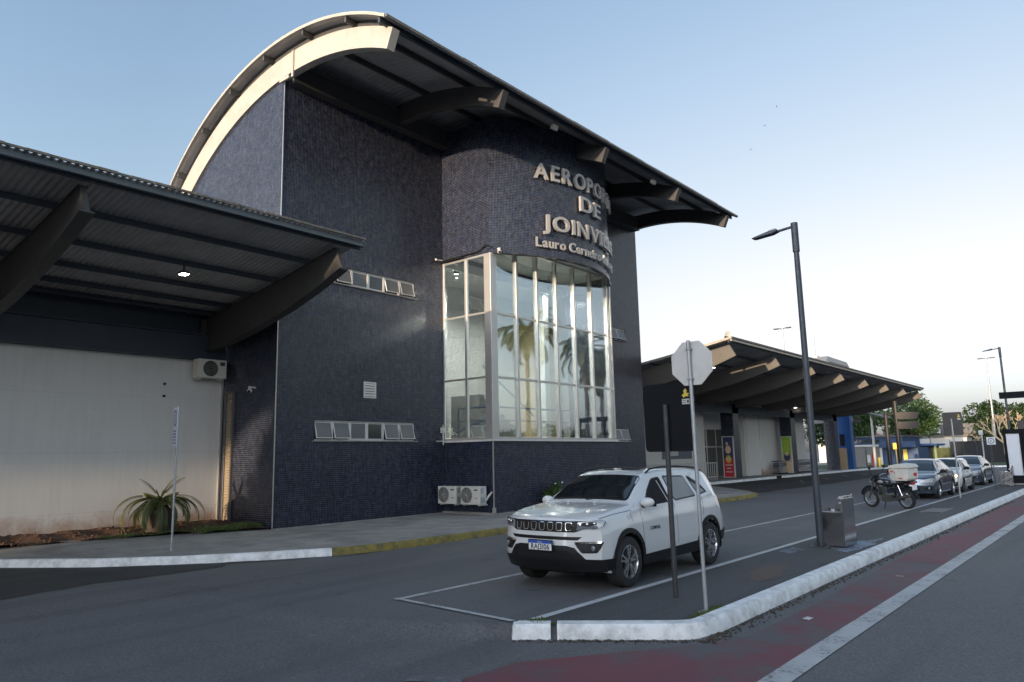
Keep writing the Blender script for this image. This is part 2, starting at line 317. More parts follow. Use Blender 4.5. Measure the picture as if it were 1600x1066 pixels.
K = dict(
 tile=tile_mat('glazed_blue_tile'),
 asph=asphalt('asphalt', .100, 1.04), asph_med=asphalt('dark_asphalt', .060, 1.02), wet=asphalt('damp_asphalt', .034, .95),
 conc=mat('pavement_concrete', (.30, .288, .27), .85, var=.18, vs=1.2, bmp=.25, bs=120, dirt=.6, dirtcol=(.09, .083, .075)),
 kerbw=mat('white_painted_kerb', (.80, .80, .79), .7, var=.06, vs=5, bmp=.2, bs=60, dirt=.55, dirtcol=(.16, .15, .13)),
 kerby=mat('worn_yellow_kerb', (.27, .21, .045), .8, var=.3, vs=5, bmp=.4, bs=30, dirt=.95, dirtcol=(.06, .055, .045)),
 kerbg=mat('grey_kerb', (.22, .21, .2), .85, bmp=.3, bs=30, dirt=.6),
 white=wall_mat(),
 cream=mat('cream_wall', (.60, .59, .56), .8, var=.04, vs=1),
 yellow_wall=mat('warm_lit_wall', (.62, .50, .32), .8, var=.05),  # yellow light on the lobby wall, put into its colour
 beamw=mat('cream_painted_steel', (.37, .345, .30), .55, var=.1, vs=1.5, dirt=.35, dirtcol=(.2, .17, .13)),
 beamm=mat('tan_painted_steel', (.10, .095, .087), .6, var=.12, vs=1.5, dirt=.35, dirtcol=(.12, .1, .08)),
 beamd=mat('grey_painted_steel', (.052, .051, .050), .6, var=.15, vs=1.5, dirt=.3),
 navy=mat('dark_blue_steel', (.03, .040, .055), .55, var=.15, vs=1),
 corr=mat('corrugated_roof_metal', (.40, .39, .385), .6, metal=.1, var=.15, vs=.6, dirt=.35, dirtcol=(.08, .075, .065)),
 edge=mat('weathered_roof_edge', (.15, .145, .13), .8, var=.35, vs=9, dirt=.8, dirtcol=(.07, .065, .05)),
 alu=mat('aluminium_frame', (.55, .53, .50), .35, metal=.75, var=.08, vs=3),
 alu_w=mat('white_aluminium', (.62, .60, .57), .45, var=.06, vs=3),
 glass=glass_mat('window_glass', (.88, .94, .93), .12), glassd=mat('dark_window_pane', (.035, .04, .04), .08, var=.2, vs=2, rvar=.03, spec=.8),
 frost=mat('frosted_pane', (.13, .13, .125), .35, var=.1, vs=2),
 letter=mat('brushed_metal_letter', (.40, .38, .355), .42, metal=.35, var=.06, vs=4),
 black=mat('black_plastic', (.010, .010, .011), .5, var=.2, spec=.3), rubber=mat('tyre_rubber', (.018, .018, .018), .8, var=.3, vs=8),
 void=mat('unlit_interior', (.006, .006, .007), .9, var=0, rvar=0),
 chrome=mat('chrome', (.75, .75, .76), .12, metal=1, var=.05), alloy=mat('machined_alloy', (.55, .56, .58), .28, metal=.9, var=.05, vs=8),
 steel=mat('stainless_sheet', (.42, .42, .42), .16, metal=1, var=.12, vs=2.5, bmp=.12, bs=5, rvar=.1),
 galv=mat('galvanised_pole', (.36, .37, .38), .5, metal=.5, var=.15, vs=6),
 dpole=mat('weathered_dark_pole', (.030, .032, .036), .6, var=.35, vs=12, dirt=.4, dirtcol=(.07, .07, .072)),
 lamp=mat('dark_grey_lamp_steel', (.05, .058, .07), .5, metal=.3, var=.15, vs=3),
 signback=mat('grey_sign_back', (.50, .49, .47), .6, var=.08, vs=4, dirt=.25, dirtcol=(.3, .29, .27)),
 board=mat('black_sign_board', (.008, .009, .011), .8, var=.2, spec=.15), brown=mat('brown_painted_sign', (.022, .018, .018), .5, var=.15),
 acw=mat('aged_white_plastic', (.58, .56, .51), .5, var=.05, vs=3, dirt=.15, dirtcol=(.35, .3, .24)), acg=mat('fan_grille', (.05, .05, .05), .5),
 carw=mat('white_car_paint', (.60, .61, .61), .22, var=.01, coat=1, rvar=.02), carg=mat('blue_grey_car_paint', (.055, .075, .105), .25, metal=.6, var=.03, coat=1, rvar=.02),
 cars=mat('silver_blue_car_paint', (.10, .13, .175), .25, metal=.6, var=.03, coat=1, rvar=.02),
 carwin=mat('car_glass', (.012, .016, .018), .03, var=.1, rvar=.01, spec=1.0, coat=.5),
 lens=mat('headlight_lens', (.24, .26, .28), .08, metal=.35, var=.35, vs=14, rvar=.03, coat=1), 
 amber=mat('lit_amber_lamp', (.9, .5, .2), .3, emit=(1, .55, .2), es=3.0),
 red=mat('red_lens', (.35, .02, .02), .2, coat=.6), blueplate=mat('blue_plate_band', (.02, .08, .38), .4), plate=mat('white_plate', (.7, .7, .7), .4, var=.02),
 ink=mat('black_ink', (.01, .01, .012), .5, var=0),
 soil=mat('red_soil', (.085, .042, .024), .95, var=.4, vs=6, bmp=.9, bs=18), grass=leaf_mat('grass_blade', (.05, .09, .02), (.12, .16, .04)),
 leaf=leaf_mat('tree_leaf', (.022, .05, .012), (.06, .11, .03)), leafd=leaf_mat('dark_tree_leaf', (.014, .034, .012), (.045, .075, .028)),
 palm=leaf_mat('palm_leaflet', (.05, .075, .02), (.13, .14, .05)), bark=mat('bark', (.13, .10, .075), .9, var=.35, vs=9, bmp=.8, bs=25),
 bare=mat('pale_bare_branch', (.36, .28, .19), .85, var=.2, vs=5), terracotta=mat('terracotta', (.32, .12, .06), .8, var=.2, vs=6), darkpot=mat('dark_planter', (.06, .045, .035), .8, var=.3, vs=5),
 blue=mat('bright_blue_paint', (.006, .07, .25), .5, var=.12, vs=1), blued=mat('dull_blue_paint', (.022, .055, .13), .6, var=.15, vs=1), 
 wood=mat('pale_plywood', (.42, .31, .19), .7, var=.2, vs=4), greyroof=mat('grey_roof_sheet', (.10, .10, .105), .7, var=.2, vs=1), housew=mat('pale_house_wall', (.17, .165, .16), .8, var=.1, vs=1),
 fence=mat('dark_fence_mesh', (.012, .013, .016), .8, var=.3, vs=1), fenceg=mat('green_bamboo_screen', (.07, .085, .035), .85, var=.4, vs=3),
 gpost=mat('green_post', (.14, .2, .09), .6), blueroof=mat('blue_awning', (.03, .10, .26), .5, var=.1), 
 paint=paint_mat('worn_white_road_paint', (.42, .42, .415), (.10, .103, .11), .43, 16), paintf=paint_mat('white_road_paint', (.48, .48, .475), (.09, .092, .10), .36, 14),
 paintfaint=paint_mat('faded_road_paint', (.17, .17, .172), (.09, .093, .10), .52, 7),
 redpaint=paint_mat('worn_red_cycle_lane_paint', (.150, .046, .056), (.085, .078, .082), .49, 1.5), stain=paint_mat('ground_stain', (.10, .065, .045), (.055, .054, .054), .5, 2.5),
 bluestain=paint_mat('spilt_pale_powder', (.20, .25, .32), (.058, .058, .06), .5, 9),
 rail=mat('blue_steel_railing', (.05, .10, .17), .35, metal=.6), lit=mat('lit_lamp_face', (1, 1, 1), .5, emit=(1, .97, .88), es=6),
 delivery=mat('dirty_white_box', (.58, .57, .53), .55, var=.08, vs=6, dirt=.45, dirtcol=(.22, .2, .17)), redsticker=mat('red_sticker', (.45, .03, .03), .5),
 yellow=mat('yellow_vinyl', (.62, .45, .05), .5), sky_white=mat('white_panel', (.52, .55, .60), .5, var=.04),
 poster_red=mat('poster_red', (.42, .02, .03), .4), poster_green=mat('poster_green', (.22, .42, .04), .4), poster_skin=mat('poster_cream', (.62, .45, .28), .4), navyp=mat('poster_navy', (.03, .04, .10), .4),
 bpaint=mat('black_bike_paint', (.012, .014, .02), .25, coat=.8), engine=mat('cast_engine_metal', (.10, .097, .09), .5, metal=.5, var=.25, vs=15),
)
BXYZ = lambda p, nrm: ((p.y if abs(nrm.x) > abs(nrm.y) else p.x), p.z)

# ================================================================== GROUND
def sm(a, b, x):
    t = min(1, max(0, (x-a)/(b-a))); return t*t*(3-2*t)
def zg(x, y):
    w_ = 2.2*(1-sm(4.6, 6.6, x)); a = -.14*(1-sm(-w_*.6, .36+w_, y+(max(x, 5.2)-6.5)*1.36-5.5)); b = -.14*(1-sm(4.1, 5.45, y)); t = sm(7.3, 8.2, x)
    return a*(1-t)+b*t
def axis(pts):
    out = []
    for a, b, n in pts: out += list(np.linspace(a, b, n, endpoint=False))
    return out+[pts[-1][1]]
def sheet(xs, ys, zf, dz=0.0, keep=None):
    m = MB(); nx = len(xs)
    vs = [(x, y, zf(x, y)+dz) for y in ys for x in xs]; fs = []
    for j in range(len(ys)-1):
        for i in range(nx-1): fs.append((j*nx+i, j*nx+i+1, (j+1)*nx+i+1, (j+1)*nx+i))
    return m.add(vs, fs)
xs = axis([(-1500, -100, 4), (-100, -10, 6), (-10, 3, 8), (3, 9, 66), (9, 12, 8), (12, 90, 20), (90, 1500, 6)])
ys = axis([(-1500, -60, 4), (-60, 2, 8), (2, 8, 60), (8, 40, 8), (40, 1500, 5)])
struct(sheet(xs, ys, zg), 'road', K['asph'], fix=False)

def clip_poly(poly, zf, dz, name, m, cut=.6, kind='structure'):
    """flat polygon laid on the ground as a sheet that follows it"""
    bm = bmesh.new(); f = bm.faces.new([bm.verts.new((p[0], p[1], 0)) for p in poly])
    x0, x1 = min(p[0] for p in poly), max(p[0] for p in poly); y0, y1 = min(p[1] for p in poly), max(p[1] for p in poly)
    for ax, lo, hi in ((0, x0, x1), (1, y0, y1)):
        k = math.ceil(lo/cut)
        while k*cut < hi:
            co = [0, 0, 0]; co[ax] = k*cut; no = [0, 0, 0]; no[ax] = 1
            bmesh.ops.bisect_plane(bm, geom=bm.verts[:]+bm.edges[:]+bm.faces[:], plane_co=co, plane_no=no); k += 1
            if k > lo/cut+160: break
    for v in bm.verts: v.co.z = zf(v.co.x, v.co.y)+dz
    mb = MB(); bm.verts.ensure_lookup_table(); bm.verts.index_update()
    mb.add([tuple(v.co) for v in bm.verts], [tuple(v.index for v in f.verts) for f in bm.faces]); bm.free()
    o = mb.build(name, m)
    if kind: tag(o, kind=kind)
    return o
def wob(pts, amp, step=.35, seed=1):
    r = random.Random(seed); out = []
    for i in range(len(pts)):
        a, b = Vector(pts[i]), Vector(pts[(i+1) % len(pts)]); k = max(1, int((b-a).length/step))
        for j in range(k):
            p = a.lerp(b, j/k); out.append((p.x+r.uniform(-amp, amp), p.y+r.uniform(-amp, amp)))
    return out
# damp asphalt along the left kerb and in the drop-off bay
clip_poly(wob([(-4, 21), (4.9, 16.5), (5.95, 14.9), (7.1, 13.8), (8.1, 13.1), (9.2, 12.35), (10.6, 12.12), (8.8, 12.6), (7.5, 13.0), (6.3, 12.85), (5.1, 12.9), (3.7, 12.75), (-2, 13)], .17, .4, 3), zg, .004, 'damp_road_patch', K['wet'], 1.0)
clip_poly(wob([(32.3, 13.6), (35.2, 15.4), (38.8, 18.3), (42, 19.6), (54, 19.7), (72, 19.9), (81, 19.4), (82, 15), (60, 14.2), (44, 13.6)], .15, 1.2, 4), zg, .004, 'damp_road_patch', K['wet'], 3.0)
# parking bay lines
def line(pts, wd, m, name='road_marking', dz=.006, zf=zg, seed=0, cut=.7):
    P = [Vector(p) for p in pts]; L = []; Rr = []
    for i, p in enumerate(P):
        t = (P[min(i+1, len(P)-1)]-P[max(i-1, 0)]).normalized(); nrm = Vector((-t.y, t.x)); L.append(p+nrm*wd/2); Rr.append(p-nrm*wd/2)
    return clip_poly([tuple(p) for p in L]+[tuple(p) for p in reversed(Rr)], zf, dz, name, m, cut)
line([(6.85, 7.82), (45, 7.55)], .11, K['paint'])
line([(6.90, 7.86), (6.72, 5.66)], .085, K['paint'], dz=.014, cut=.1)
for x in (19.5, 25.2, 30.9, 36.6, 42.3): line([(x, 7.4), (x+.1, 5.75)], .09, K['paintfaint'])
line([(4.85, 5.35), (5.1, 4.9)], .17, K['paintfaint'], dz=.012, cut=.1)
line([(39, 17.6), (46, 15.3)], .15, K['paintfaint'], dz=.008)
for k in range(4): line([(46+k*5, 15.6+k*.1), (50+k*5, 17.2+k*.1)], .16, K['paintfaint'], dz=.008)
for k in range(3): line([(52+k*9, 12.2), (57+k*9, 12.2)], .14, K['paint'])
# the raised island between the two roads
MED = [(7.95, 4.02), (13, 4.1), (40, 4.1), (75, 4.1), (75, 5.58), (7.2, 5.58), (6.82, 5.55)]
zflat = lambda x, y: 0.0
clip_poly(MED, zflat, .004, 'island_pavement', K['asph_med'], 2.5)
line([(6.95, 5.53), (75, 5.72)], .115, K['paintf'], zf=zflat, dz=.009)
clip_poly(wob([(10.7, 4.35), (11.5, 4.3), (12.6, 4.6), (13.1, 5.0), (12.0, 4.95), (11.2, 4.75)], .06, .2, 8), zflat, .008, 'rust_stain', K['stain'])
clip_poly(wob([(14.6, 4.25), (16.2, 4.2), (17.3, 4.3), (17.0, 4.5), (15.6, 4.75), (15.0, 4.7)], .07, .2, 9), zflat, .008, 'pale_ground_stain', K['bluestain'])
clip_poly(wob([(13.9, 5.1), (14.6, 5.05), (14.9, 5.35), (14.2, 5.4)], .05, .2, 10), zflat, .008, 'pale_ground_stain', K['bluestain'])
mh = MB().box(24.9, 26.6, 4.62, 5.05, .004, .018); struct(mh, 'manhole_cover', K['lamp'])
mh = MB().box(24.84, 26.66, 4.56, 4.60, .004, .02).box(24.84, 26.66, 5.07, 5.11, .004, .02); struct(mh, 'manhole_rim', K['conc'])
# cycle lane and its edge line
clip_poly([(8.2, 3.5), (9.5, 3.47), (11.3, 3.5), (16, 3.6), (30, 3.68), (75, 3.7), (75, 2.78), (6.2, 2.78), (3.5, 2.7), (3.0, 4.7), (5.01, 4.95), (5.85, 4.9), (6.5, 4.45), (7.2, 3.95), (7.75, 3.62)], zg, .004, 'cycle_lane', K['redpaint'], 1.5)
line([(2.5, 2.63), (6.3, 2.65), (8, 2.66), (75, 2.66)], .24, K['paint'], dz=.009)
# kerbs
def resample(P, step):
    out = []
    for i in range(len(P)-1):
        a, b = Vector(P[i]), Vector(P[i+1]); k = max(1, int((b-a).length/step))
        out += [a.lerp(b, j/k) for j in range(k)]
    return out+[Vector(P[-1])]
def kerb(path, w, h, zf, m, name, step=.25, jit=.006, base=-.06, seed=1, side=1):
    r = random.Random(seed); P = resample(path, step); mb = MB(); base_i = 0; n = 6
    for i, p in enumerate(P):
        t = (P[min(i+1, len(P)-1)]-P[max(i-1, 0)]).normalized(); nr = Vector((-t.y, t.x))*side
        z0 = zf(p.x, p.y); j = lambda a=1: r.uniform(-jit, jit)*a
        prof = [(0, z0+base), (.008+j(), z0+.01), (.022+j(), h-.035+j()), (.05+j(), h+j(.5)), (w+j(), h+.002+j(.4)), (w, z0+base)]
        for o_, z in prof: q = p+nr*o_; mb.v.append((q.x, q.y, z))
    for i in range(len(P)-1):
        for k in range(n-1): a = i*n+k; mb.f.append((a, a+1, a+n+1, a+n))
    mb.f.append(tuple(range(n))); mb.f.append(tuple(range((len(P)-1)*n, len(P)*n))[::-1])
    return struct(mb, name, m, smooth=35)
zr_ = lambda x, y: -.14
kerb([(6.62, 5.62), (6.5, 5.5), (6.75, 5.15)], .22, .022, zr_, K['kerbw'], 'island_kerb', .06, seed=2)
kerb([(6.79, 5.09), (7.55, 4.02), (7.66, 3.9), (7.78, 3.83), (7.95, 3.80), (13, 3.84), (75, 3.86)], .22, .022, zr_, K['kerbw'], 'island_kerb', 1.5, .0015, seed=5)
KL = [(-3, 24), (2.2, 20.2), (4.81, 16.6), (5.88, 15.0), (7.03, 13.9), (8.06, 13.15), (8.7, 12.75), (9.25, 12.42)]
KR = [(9.27, 12.41), (10.1, 12.17), (11.15, 12.1), (14.6, 12.12), (30.0, 12.35), (31.4, 12.6), (33, 13.6), (35.1, 15.3), (38.8, 18.4), (40.6, 21)]
z0f = lambda x, y: 0.0
kerb(KL, .16, .145, z0f, K['kerbw'], 'pavement_kerb', .4, .005, seed=3)
kerb(KR, .16, .145, z0f, K['kerby'], 'pavement_kerb', .25, .008, seed=4)
kerb([(41.0, 20.6), (41.9, 19.75), (53.2, 19.9)], .18, .15, z0f, K['kerbw'], 'pavement_kerb', .4)
kerb([(54.6, 19.9), (74, 20.0), (80, 19.6), (82.6, 18.2), (84.3, 15), (85, 10), (86, 6.5), (120, 4)], .18, .15, z0f, K['kerbw'], 'pavement_kerb', .8)
def kdist(x, y):
    p = Vector((x, y)); d = 99
    for P_ in (KL, KR):
        for a, b in zip(P_, P_[1:]):
            a, b = Vector(a), Vector(b); t = max(0, min(1, (p-a).dot(b-a)/(b-a).length_squared)); d = min(d, (p-a-(b-a)*t).length)
    return d
zs = lambda x, y: .146+.075*sm(.4, 2.8, kdist(x, y))*(1-sm(5, 12, x))
def off(P, d):
    P = [Vector(p) for p in P]; out = []
    for i, p in enumerate(P):
        t = (P[min(i+1, len(P)-1)]-P[max(i-1, 0)]).normalized(); out.append((p.x-t.y*d, p.y+t.x*d))
    return out
clip_poly(off(KL, .14)+off(KR, .14)+[(40.6, 24), (-3, 24.5)], zs, 0, 'pavement', K['conc'], 1.2)
clip_poly([(40.4, 22.5), (42, 19.9), (74, 20.15), (80, 19.75), (82.8, 18.3), (84.5, 15.1), (85.2, 10.1), (86.2, 6.65), (120, 4.2), (120, 40), (40.6, 40)], zflat, .14, 'pavement', K['conc'], 6)
# soil strip and grass by the white wall
zsoil = lambda x, y: .225+.10*sm(18.6, 19.6, y)+.03*math.sin(x*3.1)*math.sin(y*5)+.02*math.sin(x*7.3)
clip_poly(wob([(-3, 20), (-3, 19.0), (4, 18.6), (7.0, 18.2), (9.2, 17.9), (10.9, 17.35), (10.97, 17.4), (10.97, 20)], .03, .3, 5), zsoil, 0, 'soil_bed', K['soil'], .25)
rs_ = random.Random(31); sc_ = MB()
for _ in range(700):
    x = rs_.uniform(2, 10.9); y = rs_.uniform(18.3 if x < 9 else 17.6, 19.9); s = rs_.uniform(.008, .035)
    sc_.box(-s, s, -s*.7, s*.7, -s*.4, s*.5, Tr((x, y, zsoil(x, y)), rs_.random(), rs_.random(), rs_.random()*6))
tag(sc_.build('clods', K['soil'], fix=False), 'small clods and chips scattered on the red soil bed', 'soil clods', kind='stuff')
def blades(name, n, area, h, m, zf, seed=1, label='short green grass'):
    r = random.Random(seed); mb = MB()
    for _ in range(n):
        x, y = area(r); z = zf(x, y)-.01; a = r.uniform(0, 6.28); hh = h*r.uniform(.4, 1.2); wd = .006+.004*r.random(); dx, dy = math.cos(a), math.sin(a); l = r.uniform(-.5, .5)*hh
        mb.add([(x-dy*wd, y+dx*wd, z), (x+dy*wd, y-dx*wd, z), (x+dx*l+dy*wd*.3, y+dy*l-dx*wd*.3, z+hh), (x+dx*l-dy*wd*.3, y+dy*l+dx*wd*.3, z+hh)], [(0, 1, 2, 3)])
    return tag(mb.build(name, m, fix=False), label, 'grass', kind='stuff')
blades('grass', 2600, lambda r: (r.uniform(9.3, 10.9), 17.55+abs(r.gauss(0, .35))), .10, K['grass'], zsoil, 2, 'low green grass growing at the foot of the tiled wall')
blades('grass', 900, lambda r: (r.uniform(7.2, 9.4), 18.15+abs(r.gauss(0, .2))), .05, K['grass'], zsoil, 3, 'sparse grass on the red soil under the small palm')
blades('grass', 420, lambda r: (8.0+r.uniform(0, .75), 4.03+abs(r.gauss(0, .05))), .05, K['grass'], zflat, 4, 'grass tuft between the island kerb and the grey sign pole')
blades('grass', 500, lambda r: (lambda t: (6.75+t*1.1+r.gauss(0, .02), 5.44-t*1.45+r.gauss(0, .012)))(r.random()), .03, K['grass'], zflat, 5, 'thin line of grass along the inside of the island kerb')
blades('grass', 260, lambda r: (r.uniform(6.75, 7.0), 5.42+r.gauss(0, .04)), .045, K['grass'], zflat, 6, 'small grass tuft at the corner of the island kerb')
rubble = MB(); rr = random.Random(5)
for _ in range(900):
    x = 7.6+rr.random()**1.6*26; y = 3.79-abs(rr.gauss(0, .07)); s = rr.uniform(.006, .02)
    rubble.box(-s, s, -s*.6, s*.6, -s*.3, s*.4, Tr((x, y, zg(x, y)+.004), rr.random(), rr.random(), rr.random()*6))
for _ in range(220):
    t = rr.random(); x = 6.5+t*1.15-abs(rr.gauss(0, .04)); y = 5.5-t*1.65-abs(rr.gauss(0, .04)); s = rr.uniform(.005, .014)
    rubble.box(-s, s, -s*.6, s*.6, -s*.3, s*.4, Tr((x, y, zg(x, y)+.004), rr.random(), rr.random(), rr.random()*6))
tag(rubble.build('gravel', mat('dirt_crumbs', (.06, .048, .035), .9, var=.5, vs=20), fix=False), 'dark grit and dead leaves along the foot of the white island kerb', 'gravel', kind='stuff')
litter = [(3.05, 9.6, .05), (9.35, 3.25, .09), (13.2, 3.1, .05), (12.6, 1.9, .05), (11, 8.5, .03), (5.0, 12.1, .06)]
for i, (x, y, s) in enumerate(litter[1:3]):
    mb = MB().box(-s, s, -s*.4, s*.4, 0, .006, Tr((x, y, zg(x, y)+.006), .1, .05, i*1.3))
    tag(mb.build('paper_scrap', K['signback'], loc=(x, y, -.13)), ['white paper scrap lying on the near red cycle lane', 'small pale scrap farther along the cycle lane'][i], 'litter', 'scraps on the cycle lane')
# grass verge beyond the road end
gm = mat('lawn', (.055, .085, .025), .95, var=.4, vs=1.5, bmp=.8, bs=20)
clip_poly([(85, 16.5), (86, 8.7), (90, 7), (140, 6), (140, 30), (85, 30), (85, 19)], zflat, .165, 'lawn', gm, 8)
clip_poly([(74.5, 20.6), (80.5, 20.2), (83, 18.6), (84.8, 15.6), (85, 30), (74.5, 30)], zflat, .15, 'lawn', gm, 5)

# ================================================================== TERMINAL TOWER
def arc_z(Y, c, r): return c[1]+math.sqrt(max(.01, r*r-(Y-c[0])**2))
RT = lambda Y: arc_z(Y, (16.81, 4.05), 9.17); RB = lambda Y: arc_z(Y, (16.66, 3.83), 8.77); RF = lambda Y: arc_z(Y, (16.9, 4.76), 8.73)
tower = thing('terminal_tower', 'tall airport block in dark blue tiles under an arched metal roof', 'building', (10.97, 17.27, 0))
def wallgrid(mb, u0, u1, z0, z1, holes, mp, rev=.16):
    us = sorted({u0, u1, *[h[0] for h in holes], *[h[1] for h in holes]}); zz = sorted({z0, z1, *[h[2] for h in holes], *[h[3] for h in holes]})
    for i in range(len(us)-1):
        for j in range(len(zz)-1):
            um, zm = (us[i]+us[i+1])/2, (zz[j]+zz[j+1])/2
            if any(h[0] < um < h[1] and h[2] < zm < h[3] for h in holes): continue
            mb.add([mp(us[i], zz[j], 0), mp(us[i+1], zz[j], 0), mp(us[i+1], zz[j+1], 0), mp(us[i], zz[j+1], 0)], [(0, 1, 2, 3)])
    for a, b, c, d in holes:
        q = [(a, c), (b, c), (b, d), (a, d)]
        for k in range(4):
            p, r = q[k], q[(k+1) % 4]; mb.add([mp(*p, 0), mp(*r, 0), mp(*r, rev), mp(*p, rev)], [(0, 1, 2, 3)])
FY = 17.27
fm = lambda u, z, d: (u, FY+d, z)
wl = MB(); wallgrid(wl, 10.97, 17.2, -.05, 12.6, [(12.2, 15.92, 2.43, 2.99), (12.2, 15.92, 6.97, 7.49)], fm)
wallgrid(wl, 17.2, 24.3, 8.6, 12.6, [], fm)
wallgrid(wl, 24.3, 30.2, -.05, 12.6, [(27.5, 28.87, 2.46, 3.0), (27.5, 28.87, 6.96, 7.5)], fm)
wl.build('front_wall', K['tile'], tower, uv=BXYZ, fix=False)
for a, b, c, d in [(12.2, 15.92, 2.43, 2.99), (12.2, 15.92, 6.97, 7.49), (27.5, 28.87, 2.46, 3.0), (27.5, 28.87, 6.96, 7.5)]:
    MB().box(a-.1, b+.1, FY+.9, FY+.95, c-.1, d+.1).box(a-.1, b+.1, FY+.2, FY+.9, d+.02, d+.06).build('room_lining', K['void'], tower)
# end walls following the arch
for xx, nm in ((10.97, 'end_wall'), (30.2, 'end_wall')):
    m = MB(); Y = np.linspace(FY, 25.2, 40); n = len(Y)
    m.add([(xx, y, -.05) for y in Y]+[(xx, y, RB(y)+.1) for y in Y], [(i, i+1, n+i+1, n+i) for i in range(n-1)])
    m.build(nm, K['tile'], tower, uv=BXYZ, fix=False)
m = MB().box(10.99, 30.18, 25.2, 25.35, 0, 5.5); m.build('rear_wall', K['white'], tower)
# corner trims
m = MB().box(10.958, 10.98, FY-.012, FY+.01, .1, 12.55); m.build('corner_trim', K['alu'], tower)
m = MB().box(17.205, 17.235, 15.145, 15.175, .12, 2.36); m.build('corner_trim', K['alu'], tower)
# projecting bay base
m = MB(); m.add([(17.22, 15.16, .05), (24.31, 15.16, .05), (24.31, 15.16, 2.37), (17.22, 15.16, 2.37), (17.22, FY, .05), (17.22, FY, 2.37), (24.31, FY, .05), (24.31, FY, 2.37)],
    [(0, 1, 2, 3), (4, 0, 3, 5), (1, 6, 7, 2)])
m.build('bay_base', K['tile'], tower, uv=BXYZ, fix=False)
m = MB().box(17.14, 24.37, 15.08, 17.2, 2.37, 2.43); m.build('bay_sill', K['alu_w'], tower)
m = MB().box(17.10, 17.22, 15.06, 17.26, .13, .21).box(17.22, 24.3, 15.08, 15.158, .13, .19).box(11.0, 17.1, 17.2, 17.268, .13, .17); m.build('base_skirting', K['conc'], tower)
m = MB().box(17.15, 17.24, 15.09, 15.17, .13, .36); m.build('corner_guard', K['alu'], tower)
# right return of the bay
m = MB(); m.add([(24.31, 15.5, 2.37), (24.31, FY, 2.37), (24.31, FY, 8.75), (24.31, 15.5, 8.75)], [(0, 1, 2, 3)]); m.build('bay_return', K['tile'], tower, uv=BXYZ, fix=False)
# drum
DC, DR = (20.7, 18.98), 5.17
PH = np.linspace(-42.6, 44.3, 61)
dp = [(17.2, FY)]+[(DC[0]+DR*math.sin(R(a)), DC[1]-DR*math.cos(R(a))) for a in PH]+[(24.31, FY)]
L = [0]
for i in range(1, len(dp)): L.append(L[-1]+math.dist(dp[i], dp[i-1]))
m = MB(); n = len(dp); m.add([(x, y, 8.35) for x, y in dp]+[(x, y, 12.95) for x, y in dp], [(i, i+1, n+i+1, n+i) for i in range(n-1)])
def uvd(p, nrm):
    k = min(range(n), key=lambda i: (dp[i][0]-p.x)**2+(dp[i][1]-p.y)**2); return (L[k]+.03, p.z)
m.build('drum_wall', K['tile'], tower, uv=uvd, fix=False, smooth=30)
inn = [(17.36, FY)]+[(DC[0]+(DR-.2)*math.sin(R(a)), DC[1]-(DR-.2)*math.cos(R(a))) for a in np.linspace(-42.2, 44.8, 61)]+[(24.2, FY)]
m = MB(); m.add([(x, y, 8.352) for x, y in dp]+[(x, y, 8.352) for x, y in inn]+[(x, y, 8.78) for x, y in inn], [(i, i+1, n+i+1, n+i) for i in range(n-1)]+[(n+i, n+i+1, 2*n+i+1, 2*n+i) for i in range(n-1)])
m.build('drum_rim', K['tile'], tower, uv=lambda p, q: (p.x, p.z+p.y), fix=False)
m = MB().add([(x, y, 8.76) for x, y in inn], [tuple(range(n))]); m.build('drum_soffit', K['cream'], tower, fix=False)
# glazed bay : frame, mullions, panes
win = MB().box(17.15, 17.45, 15.09, 15.37, 2.43, 8.34).box(17.18, 17.24, 17.2, 17.265, 2.43, 8.36)
XM = [17.37+1.1*k for k in range(1, 7)]
for x in XM+[24.2]: win.box(x-.045, x+.045, 15.09, 15.24, 2.49, 8.70)
for z in (2.46, 4.37, 6.43, 8.73): win.box(17.44, 24.3, 15.12, 15.2, z-.035, z+.035)
win.box(17.16, 17.24, 16.155, 16.245, 2.49, 8.3)
for z in (2.46, 4.37, 6.43, 8.32): win.box(17.18, 17.23, 15.36, 17.2, z-.03, z+.03)
bay = win.build('bay_window', K['alu'], tower, bevel=.004)
xx = [17.44]+XM+[24.2]; zz = [2.49, 4.37, 6.43, 8.7]
for i in range(7):
    for j in range(3):
        MB().box(xx[i]+.02, xx[i+1]-.02, 15.155, 15.163, zz[j]+.02, zz[j+1]-.02).build('pane', K['glass'], bay)
for a, b in ((15.36, 16.17), (16.23, 17.2)):
    for j in range(3): MB().box(17.203, 17.211, a+.005, b-.005, zz[j]+.02, min(8.3, zz[j+1]-.02)).build('pane', K['glass'], bay)
# lobby behind the glass
lob = MB().box(17.3, 24.25, 15.3, 17.3, 2.30, 2.4).box(17.3, 27.5, 17.3, 20.6, 2.30, 2.4); lob.build('lobby_floor', K['conc'], tower)
lob = MB().box(17.3, 27.5, 20.6, 20.8, 2.3, 8.9).box(27.5, 27.7, 17.3, 20.8, 2.3, 8.9).box(17.3, 24.29, 17.32, 17.42, 8.3, 8.75).box(17.0, 17.2, 17.3, 20.8, 2.3, 8.9); lob.build('lobby_wall', K['cream'], tower)
MB().box(17.25, 24.25, 15.6, 17.3, 8.8, 8.9).box(17.25, 27.5, 17.3, 20.8, 8.8, 8.9).build('lobby_ceiling', K['cream'], tower)
MB().box(25.0, 26.4, 19.4, 20.55, 2.4, 7.6).build('lobby_column', K['yellow_wall'], tower)
MB().box(18.9, 19.3, 19.2, 19.6, 2.4, 8.8).box(23.2, 23.5, 17.6, 17.9, 2.4, 8.8).build('lobby_column', K['cream'], tower)
st = MB()
